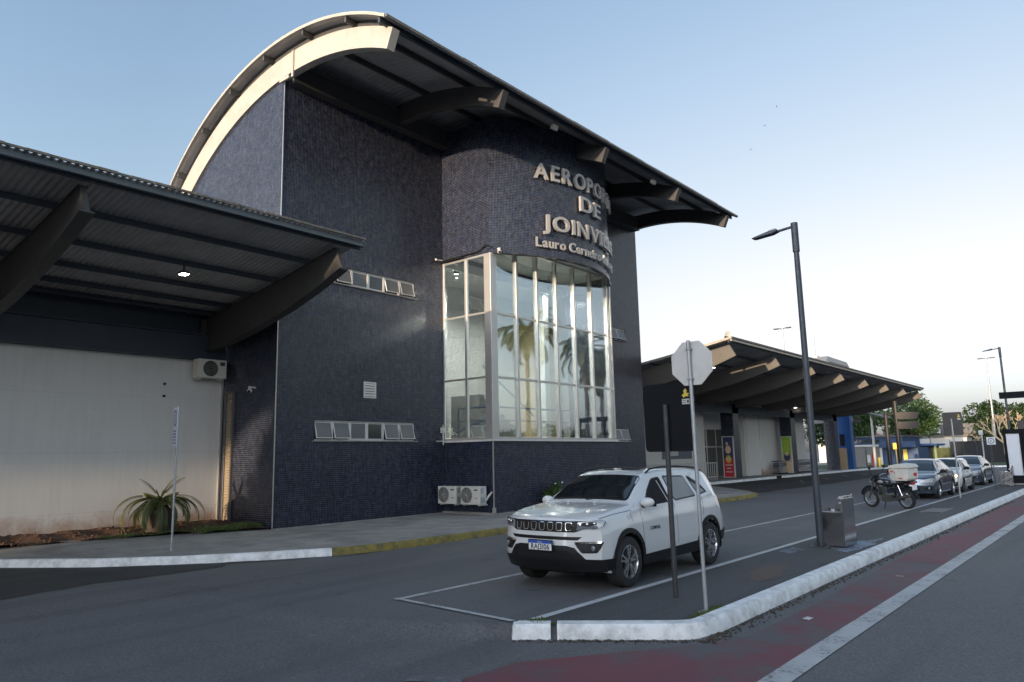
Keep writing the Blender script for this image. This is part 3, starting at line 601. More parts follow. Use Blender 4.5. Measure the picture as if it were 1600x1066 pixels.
for k in range(10): st.box(19.4+k*.28, 19.68+k*.28 if k < 9 else 22.6, 17.7, 19.1, 2.4, 4.1-k*.17)
st.build('lobby_stair', K['conc'], tower)
rl = MB()
for y0, pts in ((0, [(17.5, 16.9), (17.55, 15.55), (24.0, 15.55)]),):
    P = resample(pts, 1.1)
    for p in P: rl.tube([(p.x, p.y, 2.4), (p.x, p.y, 3.45)], .028, 6)
    rl.tube([(p.x, p.y, 3.47) for p in P], .03, 6); rl.tube([(p.x, p.y, 3.05) for p in P], .018, 6)
rl.tube([(22.3, 17.5, 3.4), (19.4, 17.5, 5.1)], .03, 6); rl.tube([(17.6, 17.1, 2.7), (18.2, 16.4, 3.1)], .03, 6)
rl.build('lobby_railing', K['rail'], tower)
for x, y in ((18.7, 18.1), (20.6, 16.9), (23.2, 17.4)):
    d = MB().lathe([(.09, 8.45), (.09, 8.8)], (x, y, 0), 2, 16).build('downlight', K['black'], tower)
    MB().lathe([(0.001, 8.44), (.075, 8.44)], (x, y, 0), 2, 16).build('lamp_face', K['lit'], d)
    pl = bpy.data.lights.new('downlight_bulb', 'SPOT'); pl.spot_size = R(165); pl.spot_blend = .6; pl.energy = 360; pl.color = (1, .95, .86); pl.shadow_soft_size = .02
    po = bpy.data.objects.new('downlight_bulb', pl); COL.objects.link(po); po.parent = d; po.location = Vector((x, y, 8.3))-Vector((10.97, 17.27, 0))
# hopper windows
def hopper(x0, x1, z0, z1, opens, parent, Y=FY):
    fr = MB(); k = len(opens); w_ = (x1-x0)/k
    fr.box(x0, x1, Y+.05, Y+.11, z0, z0+.035).box(x0, x1, Y+.05, Y+.11, z1-.035, z1)
    for i in range(k+1): fr.box(x0+i*w_-.028, x0+i*w_+.028, Y+.045, Y+.115, z0+.03, z1-.03)
    f = fr.build('window', K['alu_w'], parent)
    MB().box(x0-.05, x1+.08, Y-.06, Y+.16, z0-.03, z0-.003).build('window_sill', K['conc'], f)
    for i, o_ in enumerate(opens):
        a, b = x0+i*w_+.035, x0+(i+1)*w_-.035; ang = -R(15)*o_; T = Tr((0, Y+.07, z1-.05), rx=ang)
        h = z1-z0-.09
        p = MB().box(a+.02, b-.02, -.006, .006, -h+.02, -.015, T).build('pane', K['frost'] if (i % 2 == 0 or o_) else K['glassd'], f)
        s = MB().box(a, a+.02, -.015, .015, -h, 0, T).box(b-.02, b, -.015, .015, -h, 0, T).box(a+.02, b-.02, -.015, .015, -h, -h+.02, T).box(a+.02, b-.02, -.015, .015, -.02, 0, T)
        s.build('sash', K['alu_w'], f)
hopper(12.2, 15.92, 2.43, 2.99, [1, 1, 0, 0, 1, 1], tower); hopper(12.2, 15.92, 6.97, 7.49, [1, 1, 0, 0, 1, 1], tower)
hopper(27.5, 28.87, 2.46, 3.0, [1, 1], tower); hopper(27.5, 28.87, 6.96, 7.5, [1, 1], tower)
v = MB().box(13.88, 14.34, FY-.03, FY-.004, 3.68, 3.72).box(13.88, 14.34, FY-.03, FY-.004, 4.12, 4.16).box(13.88, 13.92, FY-.03, FY-.004, 3.72, 4.12).box(14.30, 14.34, FY-.03, FY-.004, 3.72, 4.12)
for k in range(5): v.box(13.92, 14.30, -.012, .012, -.03, .03, Tr((0, FY-.02, 3.765+k*.078), rx=R(-35)))
MB().box(13.9, 14.32, FY-.006, FY-.002, 3.7, 4.14).build('vent_backing', K['ink'], v.build('louvre_vent', K['alu_w'], tower))
# door in the end wall
dr = MB().box(10.90, 10.965, 19.30, 19.36, .2, 3.86).box(10.90, 10.965, 19.64, 19.70, .2, 3.86).box(10.90, 10.965, 19.36, 19.64, 3.80, 3.86)
d = dr.build('service_door', K['beamm'], tower); lf = MB().box(10.93, 10.96, 19.36, 19.64, .2, 3.8)
for k in range(46): lf.box(-.012, .012, 19.38, 19.62, -.02, .02, Tr((10.922, 0, .35+k*.074), ry=R(30)))
lf.build('louvred_leaf', mat('cream_louvre', (.26, .21, .15), .7), d)
# steel beam on the wall head, ribs, purlins, roof sheet
MB().box(11.1, 30.1, 17.02, 17.10, 12.45, 13.0).box(11.1, 30.1, 16.95, 17.3, 12.42, 12.45).box(11.1, 30.1, 16.95, 17.3, 13.0, 13.03).build('wall_head_beam', K['beamd'], tower)
def arch_rib(x0, x1, m):
    Y = np.linspace(12.61, 25.1, 48); A = []; B = []
    for y in Y: A.append((y, RT(y))); yb = y+.21*max(0, 1-(y-12.61)/2); B.append((yb, RB(yb)))
    return MB().strip(A, B, 0, x0, x1).build('roof_rib', m, tower, bevel=.008)
arch_rib(10.90, 11.14, K['beamw'])
for x in (15.15, 20.5, 25.75, 30.3): arch_rib(x-.12, x+.12, K['beamd'])
Yg = np.linspace(13.2, 24.8, 30)
MB().strip([(y, RF(y)-.03) for y in Yg], [(y, RT(y)-.02) for y in Yg], 0, 11.0, 11.03).build('sun_stop_plate', K['beamd'], tower)  # plate added above the first rib to stop sun reaching the next
MB().box(10.86, 10.9, 16.72, 16.80, 12.42, 13.2).box(10.84, 10.9, 16.9, 17.35, 12.43, 12.52).build('rib_bracket', K['beamw'], tower)
def purlin(y, x0, x1, zt, m, par, h=.16, w_=.07, name='purlin'):
    return MB().box(x0, x1, y-w_/2, y+w_/2, zt-h, zt).build(name, m, par)
for y in (12.80, 14.12, 15.99, 17.89, 19.68, 21.29, 22.75, 24.2): purlin(y, 10.64, 31.05, RF(y)-.035, K['beamd'] if y > 12.9 else K['navy'], tower)
def corr_sheet(prof, x0, x1, pitch, amp, m, par, per=6, th=.012, name='roof_sheet'):
    nx = int((x1-x0)/pitch*per)+1; X = np.linspace(x0, x1, nx); mb = MB(); k = len(prof)
    for y, z, ny, nz in prof:
        for x in X:
            a = amp*math.cos(2*math.pi*(x-x0)/pitch); mb.v.append((x, y+ny*a, z+nz*a))
    for j in range(k-1):
        for i in range(nx-1): a = j*nx+i; mb.f.append((a, a+1, a+nx+1, a+nx))
    o = mb.build(name, m, par, fix=False, smooth=180)
    s_ = o.modifiers.new('thickness', 'SOLIDIFY'); s_.thickness = th; s_.offset = 0; return o
def prof_from(f, ys):
    out = []
    for y in ys:
        d = (f(y+.01)-f(y-.01))/.02; l = math.hypot(1, d); out.append((y, f(y), -d/l, 1/l))
    return out
corr_sheet(prof_from(RF, np.linspace(12.55, 25.4, 30)), 10.62, 31.1, .19, .018, K['corr'], tower)
Y = np.linspace(12.55, 25.4, 40)
MB().strip([(y, RF(y)+.05) for y in Y], [(y, RF(y)-.035) for y in Y], 0, 10.585, 10.615).build('verge_trim', K['beamw'], tower)
MB().strip([(y, RF(y)+.05) for y in Y], [(y, RF(y)-.035) for y in Y], 0, 31.105, 31.135).build('verge_trim', K['edge'], tower)
# thin plates bolted across the roof sheets, seen as bright patches along the front edge
fe = MB(); rr = random.Random(3)
x = 10.62
while x < 31.0:
    l = rr.uniform(.5, 1.4)
    fe.box(x, min(31.1, x+l), 12.50, 12.535, RF(12.55)-.03, RF(12.55)+.05+rr.uniform(-.01, .01)); x += l+.02
fe.build('front_edge_strip', K['edge'], tower)
# small things on the tower
def thing_mesh(mb, name, mat_, label, cat, loc, group=None, **k):
    return tag(mb.build(name, mat_, loc=loc, **k), label, cat, group)
def camera_dome(x, y, z, label, dx=0, dy=0):
    t = thing('security_camera', label, 'camera', (x, y, z), 'wall cameras on the tiled block')
    MB().tube([(x-dx*1.4, y-dy*1.4, z+.06), (x, y, z+.06)], .025, 8).box(x-.03, x+.03, y-.03, y+.03, z+.02, z+.09).build('bracket', K['acw'], t)
    MB().sph((x, y, z-.04), (.07, .07, .065), 14, 8).build('housing', K['acw'], t, smooth=60)
    MB().sph((x-.035, y-.03, z-.06), .045, 10, 6).build('lens', K['black'], t, smooth=60)
camera_dome(10.78, 18.24, 3.82, 'white dome camera on the brown side of the tiled wall under the canopy', -.13, 0)
camera_dome(17.42, 14.92, 8.42, 'white dome camera at the top left corner of the tall glass bay', 0, -.15)
camera_dome(24.0, 14.95, 8.44, 'dome camera under the right end of the curved tiled drum', 0, -.1)
for i, (x, y, z) in enumerate([(17.9, 12.95, 12.15), (24.2, 12.95, 12.12)]):
    t = thing('floodlight', ['floodlight under the roof edge above the first letters of the sign', 'floodlight under the roof edge right of the sign'][i], 'floodlight', (x, y, z), 'floodlights under the arched roof')
    MB().box(x-.13, x+.13, -.06, .06, -.08, .08, Tr((0, y, z), rx=R(25))).build('housing', K['beamw'], t, bevel=.01)
    MB().box(x-.02, x+.02, y-.02, y+.02, z+.05, z+.25).build('bracket', K['beamw'], t)
# conduit above the side glass
thing_mesh(MB().tube([(16.9, 17.22, 8.42), (17.12, 17.2, 8.44), (17.13, 15.6, 8.46), (17.13, 15.25, 8.62), (17.15, 15.02, 8.50)], .022, 8).tube([(17.05, 17.1, 8.40), (17.05, 16.3, 8.40)], .03, 8), 'conduit_pipe', K['black'], 'thin dark conduit running above the side panes of the glass bay', 'pipe', (17.1, 17.2, 8.4), smooth=60)
thing_mesh(MB().tube([(17.05, 17.15, 2.3), (17.05, 17.15, 2.95)], .02, 6).box(16.98, 17.09, 17.09, 17.2, 2.68, 2.86).tube([(16.75, 17.15, 2.42), (17.05, 17.12, 2.42)], .015, 6).tube([(17.05, 17.12, 2.75), (17.12, 16.75, 2.62)], .016, 6), 'wall_antenna', K['acw'], 'small white aerial at the lower left corner of the glass bay', 'antenna', (17.05, 17.15, 2.3))
thing_mesh(MB().tube([(17.0, 17.1, 8.42), (16.75, 17.1, 8.40)], .02, 6).sph((16.72, 17.1, 8.4), .04), 'floodlight', K['acw'], 'tiny white lamp at the upper left corner of the glass bay', 'lamp', (16.9, 17.1, 8.4))
# sign letters bent round the drum
sign = thing('wall_sign', 'raised metal letters naming the airport on the curved tiled drum', 'sign', (DC[0], DC[1]-DR-.1, 8.6))
def arc_text(txt, size, phi0, phi1, z, depth, gap):
    vs, fs = text_mesh(txt, size, extrude=0, offset=size*.022, align='LEFT')
    # one letter at a time, spaced by its own advance
    adv = []; xpos = 0; glyph = []
    for ch in txt:
        if ch == ' ': xpos += size*.28; continue
        v_, f_ = text_mesh(ch, size, extrude=depth/2, offset=size*.018, align='LEFT'); x0 = min(p[0] for p in v_); x1 = max(p[0] for p in v_)
        glyph.append((ch, [(p[0]-x0+xpos, p[1], p[2]) for p in v_], f_)); xpos += x1-x0+size*gap
    tot = xpos-size*gap; a0, a1 = R(phi0), R(phi1)
    for ch, v_, f_ in glyph:
        mb = MB(); P = []
        for x, y, zz_ in v_:
            a = a0+(a1-a0)*x/tot; r = DR+.10+zz_; P.append((DC[0]+r*math.sin(a), DC[1]-r*math.cos(a), z+y))
        mb.add(P, f_); mb.build('letter', K['letter'], sign)
arc_text('AEROPORTO', .76, -25.6, 33.2, 10.98, .09, .16)
arc_text('DE', .74, -4.0, 10.7, 10.2, .09, .14)
arc_text('JOINVILLE', .72, -22.3, 29, 9.26, .09, .14)
arc_text('Lauro Carneiro de Loyola', .45, -25.4, 33.5, 8.64, .05, .10)

# ================================================================== LEFT WING + CANOPY, RIGHT HALL + CANOPY
ribT = lambda y: 6.84-.18*(y-13.97)+.0046*(y-13.97)**2
rb_pts = [(13.64, 6.33), (14.62, 5.98), (15.94, 5.62), (17.39, 5.32), (18.99, 5.07), (19.98, 4.99), (21.3, 4.95)]
ribB = lambda y: float(np.interp(y, [p[0] for p in rb_pts], [p[1] for p in rb_pts]))
roofZ = lambda y: ribT(y)+.16
def canopy_rib(x, ye, par, side, web=.10, fl=.26):
    Yt = np.linspace(13.97, ye, 16); Yb = np.linspace(13.70, ye, 16)
    A = [(a, ribT(a)) for a in Yt]; B = [(b, ribB(b)) for b in Yb]
    o = MB().strip(A, B, 0, x-web/2, x+web/2).build('roof_rib', K['beamm'] if side else K['beamd'], par)
    MB().strip([(b, z) for b, z in B], [(b, z-.03) for b, z in B], 0, x-fl/2, x+fl/2).strip([(a, z+.002) for a, z in A], [(a, z-.02) for a, z in A], 0, x-fl*.35, x+fl*.35).build('rib_flange', K['beamd'], o)
wing = thing('terminal_wing', 'low white rendered wing left of the tiled block with deep canopy', 'building', (0, 19.99, 0))
MB().box(-72, 10.955, 19.99, 20.2, -.05, 4.76).build('wall', K['white'], wing)
MB().box(10.91, 10.955, 19.93, 19.989, .2, 4.5).build('downpipe', K['alu'], wing)
MB().box(-14, 10.9, 19.78, 20.1, 4.77, 5.42).box(-14, 10.9, 19.70, 20.15, 5.42, 5.46).box(-14, 10.9, 19.70, 20.15, 4.74, 4.77).box(5.28, 5.32, 19.72, 19.78, 4.77, 5.42).build('wall_head_beam', K['navy'], wing)
MB().box(-14, 10.95, 20.11, 20.3, 5.46, 6.08).build('upper_wall', K['navy'], wing)
for x in (-28.5, -22.96, -17.4, -11.84, -6.28, -.72, 4.84, 10.40): canopy_rib(x, 20.0, wing, 0)  # ribs out of view at left added to shade those in view
MB().box(10.2, 10.6, 19.9, 20.0, 4.7, 5.9).build('rib_seat', K['beamd'], wing)
for y, h in ((13.78, .14), (15.1, .12), (16.5, .12), (17.75, .12), (18.8, .12), (19.6, .12)): purlin(y, -14, 10.93, roofZ(y)-.03, K['navy'], wing, h, .06)
corr_sheet(prof_from(roofZ, np.linspace(13.62, 20.3, 10)), -13.99, 10.93, .13, .016, K['corr'], wing)
MB().box(-72, -14, 13.6, 13.7, roofZ(13.6)-.15, roofZ(13.6)+.04).add([(-72, y, roofZ(y)) for y in (13.6, 17, 20.3)]+[(-14, y, roofZ(y)) for y in (13.6, 17, 20.3)], [(0, 1, 4, 3), (1, 2, 5, 4)]).build('unseen_roof_sheet', K['corr'], wing)  # unseen canopy run added so its shadow falls lower on the wall
e_ = MB(); rr = random.Random(9); x = -14.0
while x < 10.9:
    l = rr.uniform(.08, .5); x1 = min(10.93, x+l); e_.box(x, x1, 13.57+rr.uniform(-.012, .01), 13.61, roofZ(13.6)-.0, roofZ(13.6)+.046+rr.uniform(-.006, .008)); x = x1
e_.build('roof_edge', K['edge'], wing)
MB().box(-14, 10.92, 13.66, 13.70, roofZ(13.6)-.15, roofZ(13.6)-.035).box(-14, 10.92, 13.60, 13.70, roofZ(13.6)-.165, roofZ(13.6)-.15).build('front_channel', mat('slate_blue_channel', (.07, .09, .105), .45), wing)
def canopy_lamp(x, y, z, label):
    t = thing('canopy_lamp', label, 'lamp', (x, y, z), 'lit lamps under the canopies')
    MB().box(x-.09, x+.09, y-.11, y+.11, z, z+.05).box(x-.02, x+.02, y-.02, y+.02, z+.05, z+.2).build('housing', K['lamp'], t)
    MB().box(x-.08, x+.08, y-.10, y+.10, z-.012, z-.001).build('lamp_face', K['lit'], t)
canopy_lamp(7.98, 16.5, 6.22, 'square lit lamp under the left canopy')
canopy_lamp(34.9, 15.9, 6.12, 'lit lamp under the right canopy just beside the octagonal sign')
canopy_lamp(45.4, 15.8, 6.12, 'lit lamp under the right canopy left of the tall lamp post')
canopy_lamp(55.4, 15.6, 6.15, 'lit lamp under the right canopy right of the tall lamp post')
canopy_lamp(60.2, 20.6, 5.35, 'lit lamp under the right canopy by the second tiled column')
hall = thing('terminal_hall', 'long white terminal hall with ribbed canopy beyond the tiled block', 'building', (31, 22.6, 0))
for k in range(8): canopy_rib(32.7+5.58*k, 21.3, hall, 1, .12, .2)
for y, h in ((13.78, .14), (15.1, .12), (16.5, .12), (17.9, .12), (19.3, .12), (20.7, .12)): purlin(y, 32.1, 72.15, roofZ(y)-.03, K['navy'], hall, h, .06)
corr_sheet(prof_from(roofZ, np.linspace(13.62, 23, 10)), 32.06, 72.2, .26, .02, K['corr'], hall, 5)
Yc = np.linspace(13.6, 23, 14)
MB().strip([(y, roofZ(y)+.06) for y in Yc], [(y, roofZ(y)-.05) for y in Yc], 0, 32.02, 32.055).build('verge_trim', K['beamw'], hall)
MB().strip([(y, roofZ(y)+.06) for y in Yc], [(y, roofZ(y)-.05) for y in Yc], 0, 72.205, 72.24).build('verge_trim', K['beamw'], hall)
MB().box(32.02, 72.24, 13.55, 13.6, roofZ(13.6)-.03, roofZ(13.6)+.05).build('roof_edge', K['edge'], hall)
MB().box(32.1, 72.2, 13.60, 13.70, roofZ(13.6)-.14, roofZ(13.6)-.04).build('front_channel', K['beamw'], hall)
MB().box(30.3, 72.3, 21.0, 21.25, 4.55, 5.15).build('canopy_beam', K['navy'], hall)
MB().box(30.25, 47.6, 22.6, 22.8, 0, 6.4).build('wall', K['white'], hall)
MB().box(47.6, 47.8, 22.8, 24.4, 0, 6.4).box(54.4, 54.6, 22.61, 24.4, 0, 6.4).box(47.8, 54.4, 24.2, 24.4, 3.7, 6.4).build('recess_wall', K['cream'], hall)
MB().box(54.6, 57.0, 22.5, 22.9, 0, 6.4).build('recess_wall', K['cream'], hall)
MB().box(57.0, 67.2, 22.4, 22.8, 0, 6.4).build('wall', K['white'], hall)
MB().box(47.7, 66, 22.0, 24.0, 5.5, 5.6).build('hall_soffit', K['beamd'], hall)
MB().box(36.3, 40, 20.6, 22.5, .14, .16).build('door_mat', K['black'], hall)
dm = MB()
for x in (47.85, 49.5, 51.1, 52.7, 54.35): dm.box(x-.04, x+.04, 24.1, 24.19, .15, 3.7)
dm.box(47.8, 54.4, 24.1, 24.19, 2.3, 2.38).box(47.8, 54.4, 24.1, 24.19, 3.62, 3.7)
d = dm.build('entrance_doors', K['alu'], hall); MB().box(47.9, 54.3, 24.14, 24.15, .16, 3.62).build('pane', K['glassd'], d)
MB().box(41.5, 45.5, 22.56, 22.599, 1.55, 2.25).build('wall_banner', mat('faded_banner', (.12, .13, .16), .6, var=.4, vs=3), hall)
MB().box(42.3, 43.6, 22.552, 22.559, 1.75, 2.05).build('banner_text_panel', K['signback'], hall)
for i, x in enumerate((49.3, 60.45, 71.6)):
    MB().box(x-.5, x+.5, 21.0, 21.9, .1, 5.2).build('column', K['tile'], hall, uv=BXYZ)
tk = thing('rooftop_unit', 'dark rounded air handling unit on the right canopy roof', 'roof unit', (51, 15, 6.75))
Tp = [(48.3, 6.75), (48.3, 7.45), (48.9, 7.85), (52.9, 7.8), (53.6, 7.4), (53.6, 6.75)]
MB().prism(Tp, 1, 14.4, 16).build('casing', K['galv'], tk, bevel=.05)
MB().box(49, 52.9, 14.38, 14.4, 6.9, 7.5).build('intake_grille', K['acg'], tk)
an = thing('roof_antenna', 'thin whip antenna on the right canopy roof', 'antenna', (49.0, 15.2, 6.8)); MB().tube([(49, 15.2, 6.8), (49, 15.2, 9.5)], [.03, .012], 6).build('mast', K['galv'], an); MB().box(48.85, 49.15, 15.05, 15.35, 6.75, 7.95).build('base_box', K['signback'], an)
t = thing('floodlight', 'pale floodlight perched on the near corner of the right canopy', 'floodlight', (32.2, 14.0, 7.05))
MB().box(-.3, .3, -.08, .08, -.12, .12, Tr((32.3, 13.9, 7.25), rz=R(30), rx=R(20))).build('housing', K['beamw'], t); MB().tube([(32.3, 13.9, 7.0), (32.3, 13.9, 7.2)], .03, 6).build('bracket', K['lamp'], t)
# extra sky-lit face of the hall behind, posters on the columns
def poster(x, z0, z1, bands, label):
    t = thing('poster_stand', label, 'poster', (x, 21.4, z0), 'poster stands on the tiled columns')
    MB().box(x-.1, x-.02, 21.02, 21.86, z0, z1).build('frame', K['signback'], t)
    for a, b, m_, y0, y1 in bands: MB().box(x-.113, x-.102, y0, y1, z0+(z1-z0)*a, z0+(z1-z0)*b).build('printed_panel', K[m_], t)
    return t
p1 = poster(48.8, .2, 3.0, [(.02, .44, 'poster_red', 21.1, 21.78), (.44, .98, 'navyp', 21.1, 21.78)], 'red and navy poster on the near tiled column')
MB().prism([(21.2+.24+.22*math.cos(a*math.pi/8)*(1 if a % 2 else .78), 1.45+.3*math.sin(a*math.pi/8)*(1 if a % 2 else .78)) for a in range(16)], 0, 48.68, 48.685).build('yellow_burst', K['yellow'], p1)
MB().sph((48.68, 21.44, 2.1), (.006, .2, .28), 12, 8).sph((48.68, 21.5, 2.5), (.006, .09, .12), 12, 8).build('printed_figure', K['poster_skin'], p1)
tx = MB()
for k, (z, hw) in enumerate(((1.42, .2), (1.02, .24), (.80, .16), (.56, .22))): tx.box(48.672, 48.678, 21.44-hw, 21.44+hw, z, z+.07)
tx.build('printed_text', K['signback'], p1)
p2 = poster(59.95, .2, 3.1, [(.02, .30, 'poster_skin', 21.1, 21.78), (.50, .98, 'poster_green', 21.1, 21.78), (.30, .50, 'wood', 21.1, 21.78)], 'green and cream poster on the second tiled column')
MB().sph((59.83, 21.44, 1.45), (.006, .26, .3), 12, 8).build('printed_figure', K['navyp'], p2); MB().sph((59.825, 21.44, 1.72), (.006, .13, .16), 12, 8).build('printed_face', K['poster_skin'], p2)
tx = MB()
for k in range(5): tx.box(59.825, 59.83, 21.2+.05*(k % 2), 21.68-.04*(k % 3), 2.05+k*.16, 2.1+k*.16)
tx.build('printed_text', K['yellow'], p2)

# ================================================================== VEHICLES
def cut_poly(poly, step):
    bm = bmesh.new(); bm.faces.new([bm.verts.new((p[0], p[1], 0)) for p in poly])
    for ax in (0, 1):
        lo, hi = min(p[ax] for p in poly), max(p[ax] for p in poly); k = math.ceil(lo/step+1e-6)
        while k*step < hi-1e-5:
            co = [0, 0, 0]; co[ax] = k*step; no = [0, 0, 0]; no[ax] = 1
            bmesh.ops.bisect_plane(bm, geom=bm.verts[:]+bm.edges[:]+bm.faces[:], plane_co=co, plane_no=no); k += 1
    bm.verts.index_update(); vs = [(v.co.x, v.co.y) for v in bm.verts]; fs = [tuple(v.index for v in f.verts) for f in bm.faces]
    be = [(e.verts[0].index, e.verts[1].index) for e in bm.edges if len(e.link_faces) == 1]; bm.free(); return vs, fs, be
def patch(mb, poly, mapf, o_=.004, step=.06, depth=.03):
    vs, fs, be = cut_poly(poly, step); n = len(vs)
    mb.add([mapf(a, b, o_) for a, b in vs]+[mapf(a, b, o_-depth) for a, b in vs], fs+[(a, b, n+b, n+a) for a, b in be]); return mb
def shrink(poly, d):
    n = len(poly); out = []; area = sum(poly[i][0]*poly[(i+1) % n][1]-poly[(i+1) % n][0]*poly[i][1] for i in range(n)); sg = 1 if area > 0 else -1
    for i in range(n):
        a, b, c = Vector(poly[i-1]), Vector(poly[i]), Vector(poly[(i+1) % n]); t1 = (b-a).normalized(); t2 = (c-b).normalized()
        n1 = Vector((-t1.y, t1.x))*sg; n2 = Vector((-t2.y, t2.x))*sg; bi = (n1+n2); bi = bi/max(.4, bi.dot(n1)); q = b+bi*d; out.append((q.x, q.y))
    return out
def rpoly(poly, r=.03, k=4):
    out = []
    for i in range(len(poly)):
        a, b, c = Vector(poly[i-1]), Vector(poly[i]), Vector(poly[(i+1) % len(poly)])
        d1 = min(r, (a-b).length*.45); d2 = min(r, (c-b).length*.45); p = b+(a-b).normalized()*d1; q = b+(c-b).normalized()*d2
        for j in range(k+1): t = j/k; v = p*(1-t)**2+b*2*t*(1-t)+q*t*t; out.append((v.x, v.y))
    return out
class Car:
    """body shell as a dense loft of cross-sections; front at x=0, rear at x=L, y to the sides"""
    def __init__(s, D): s.__dict__.update(D); s.I = lambda tb, x: float(np.interp(x, [p[0] for p in tb], [p[1] for p in tb]))
    def smooth(s, tb, x, h=.05): return (s.I(tb, x-h)+2*s.I(tb, x)+s.I(tb, x+h))/4
    def sec(s, x):
        zr = s.smooth(s.top, x, .04); zb = s.I(s.bot, x); zs_ = min(s.I(s.belt, x), zr-.05); w = s.I(s.wid, x)
        h = zr-zs_; k = min(1, max(0, (h-.06)/.40)); wr = w*.93*(1-k)+s.wroof*k; P = []
        for i in range(15):
            u = i/14; z = zb+(zs_-zb)*u; y = w*(.955+.045*math.sin(math.pi*min(1, u*1.05))**.7-.03*max(0, u-.8)*5*.6); P.append((y, z))
        y0, z0 = P[-1]; rc = min(.09, h*.55); yc, zc = wr, zr-.02
        for i in range(1, 11): u = i/11*(1-.0); P.append((y0+(yc-y0)*u**1.0, z0+(zc-rc-z0)*u))
        for i in range(1, 6): a = math.pi/2*i/5; P.append((yc-rc*(1-math.cos(a))*.9, zc-rc+rc*math.sin(a)-.0))
        ye, ze = P[-1]
        for i in range(1, 9): u = i/8; P.append((ye*(1-u), ze+(zr-ze)*(1-(1-u)**2)))
        return P
    def nose(s, x, y, z):
        f = max(0, 1-x/.9)**2; g = max(0, 1-(s.L-x)/.8)**2
        return x+f*(s.nk*(min(1, abs(y)/s.W))**3+np.interp(z, *s.fz))-g*(s.tk*(min(1, abs(y)/s.W))**3+np.interp(z, *s.rz))
    def side_y(s, x, z):
        P = s.sec(min(s.L-.01, max(.01, x))); 
        for i in range(len(P)-1):
            if P[i][1] <= z <= P[i+1][1]+1e-9: 
                t = (z-P[i][1])/max(1e-6, P[i+1][1]-P[i][1]); return P[i][0]+(P[i+1][0]-P[i][0])*t
        return P[0][0] if z < P[0][1] else P[-1][0]
    def smap(s, sg): return lambda x, z, o_: (s.nose(x, s.side_y(x, z), z), sg*(s.side_y(x, z)+o_), z)
    def tmap(s):
        def f(x, y, o_):
            P = s.sec(x); a = abs(y)
            for i in range(len(P)-1, 0, -1):
                if P[i][0] <= a <= P[i-1][0]: t = (a-P[i][0])/max(1e-6, P[i-1][0]-P[i][0]); z = P[i][1]+(P[i-1][1]-P[i][1])*t; break
            else: z = P[20][1]
            return (s.nose(x, y, z), y, z+o_)
        return f
    def fmap(s): return lambda y, z, o_: (s.nose(0, y, z)-o_, y, z)
    def rmap(s): return lambda y, z, o_: (s.nose(s.L, y, z)+o_, y, z)
    def shell(s, nx=200):
        mb = MB(); X = np.linspace(0, s.L, nx); k = len(s.sec(1.0)); m = 2*k-1
        for x in X:
            P = s.sec(x); Q = P+[(-a, b) for a, b in P[-2::-1]]
            for y, z in Q: mb.v.append([s.nose(x, y, z), y, z, x])
        for i in range(nx-1):
            for j in range(m-1):
                a = i*m+j; q = (a, a+1, a+m+1, a+m); c = [mb.v[t] for t in q]; xm = sum(v[3] for v in c)/4; zm = sum(v[2] for v in c)/4
                if any(math.hypot(xm-xw, zm-s.wr) < s.arch for xw in s.wx) and zm < s.wr+s.arch and abs(c[0][1]) > .6*s.W: continue
                mb.f.append(q)
        for v in mb.v:     # snap the rim of each wheel opening to a true circle
            for xw in s.wx:
                d = math.hypot(v[3]-xw, v[2]-s.wr)
                if abs(d-s.arch) < .022 and abs(v[1]) > .6*s.W and d > 0: v[0] += (v[3]-xw)*(s.arch/d-1); v[2] = s.wr+(v[2]-s.wr)*s.arch/d
        mb.v = [tuple(v[:3]) for v in mb.v]
        for x, nm in ((0, 0), (s.L, 1)):       # end caps
            P = s.sec(x); base = len(mb.v); ny = 24
            for y, z in P:
                for t in range(ny+1): yy = y*(1-2*t/ny); mb.v.append((s.nose(x, yy, z), yy, z))
            for i in range(k-1):
                for t in range(ny): a = base+i*(ny+1)+t; mb.f.append((a, a+1, a+ny+2, a+ny+1))
        return mb
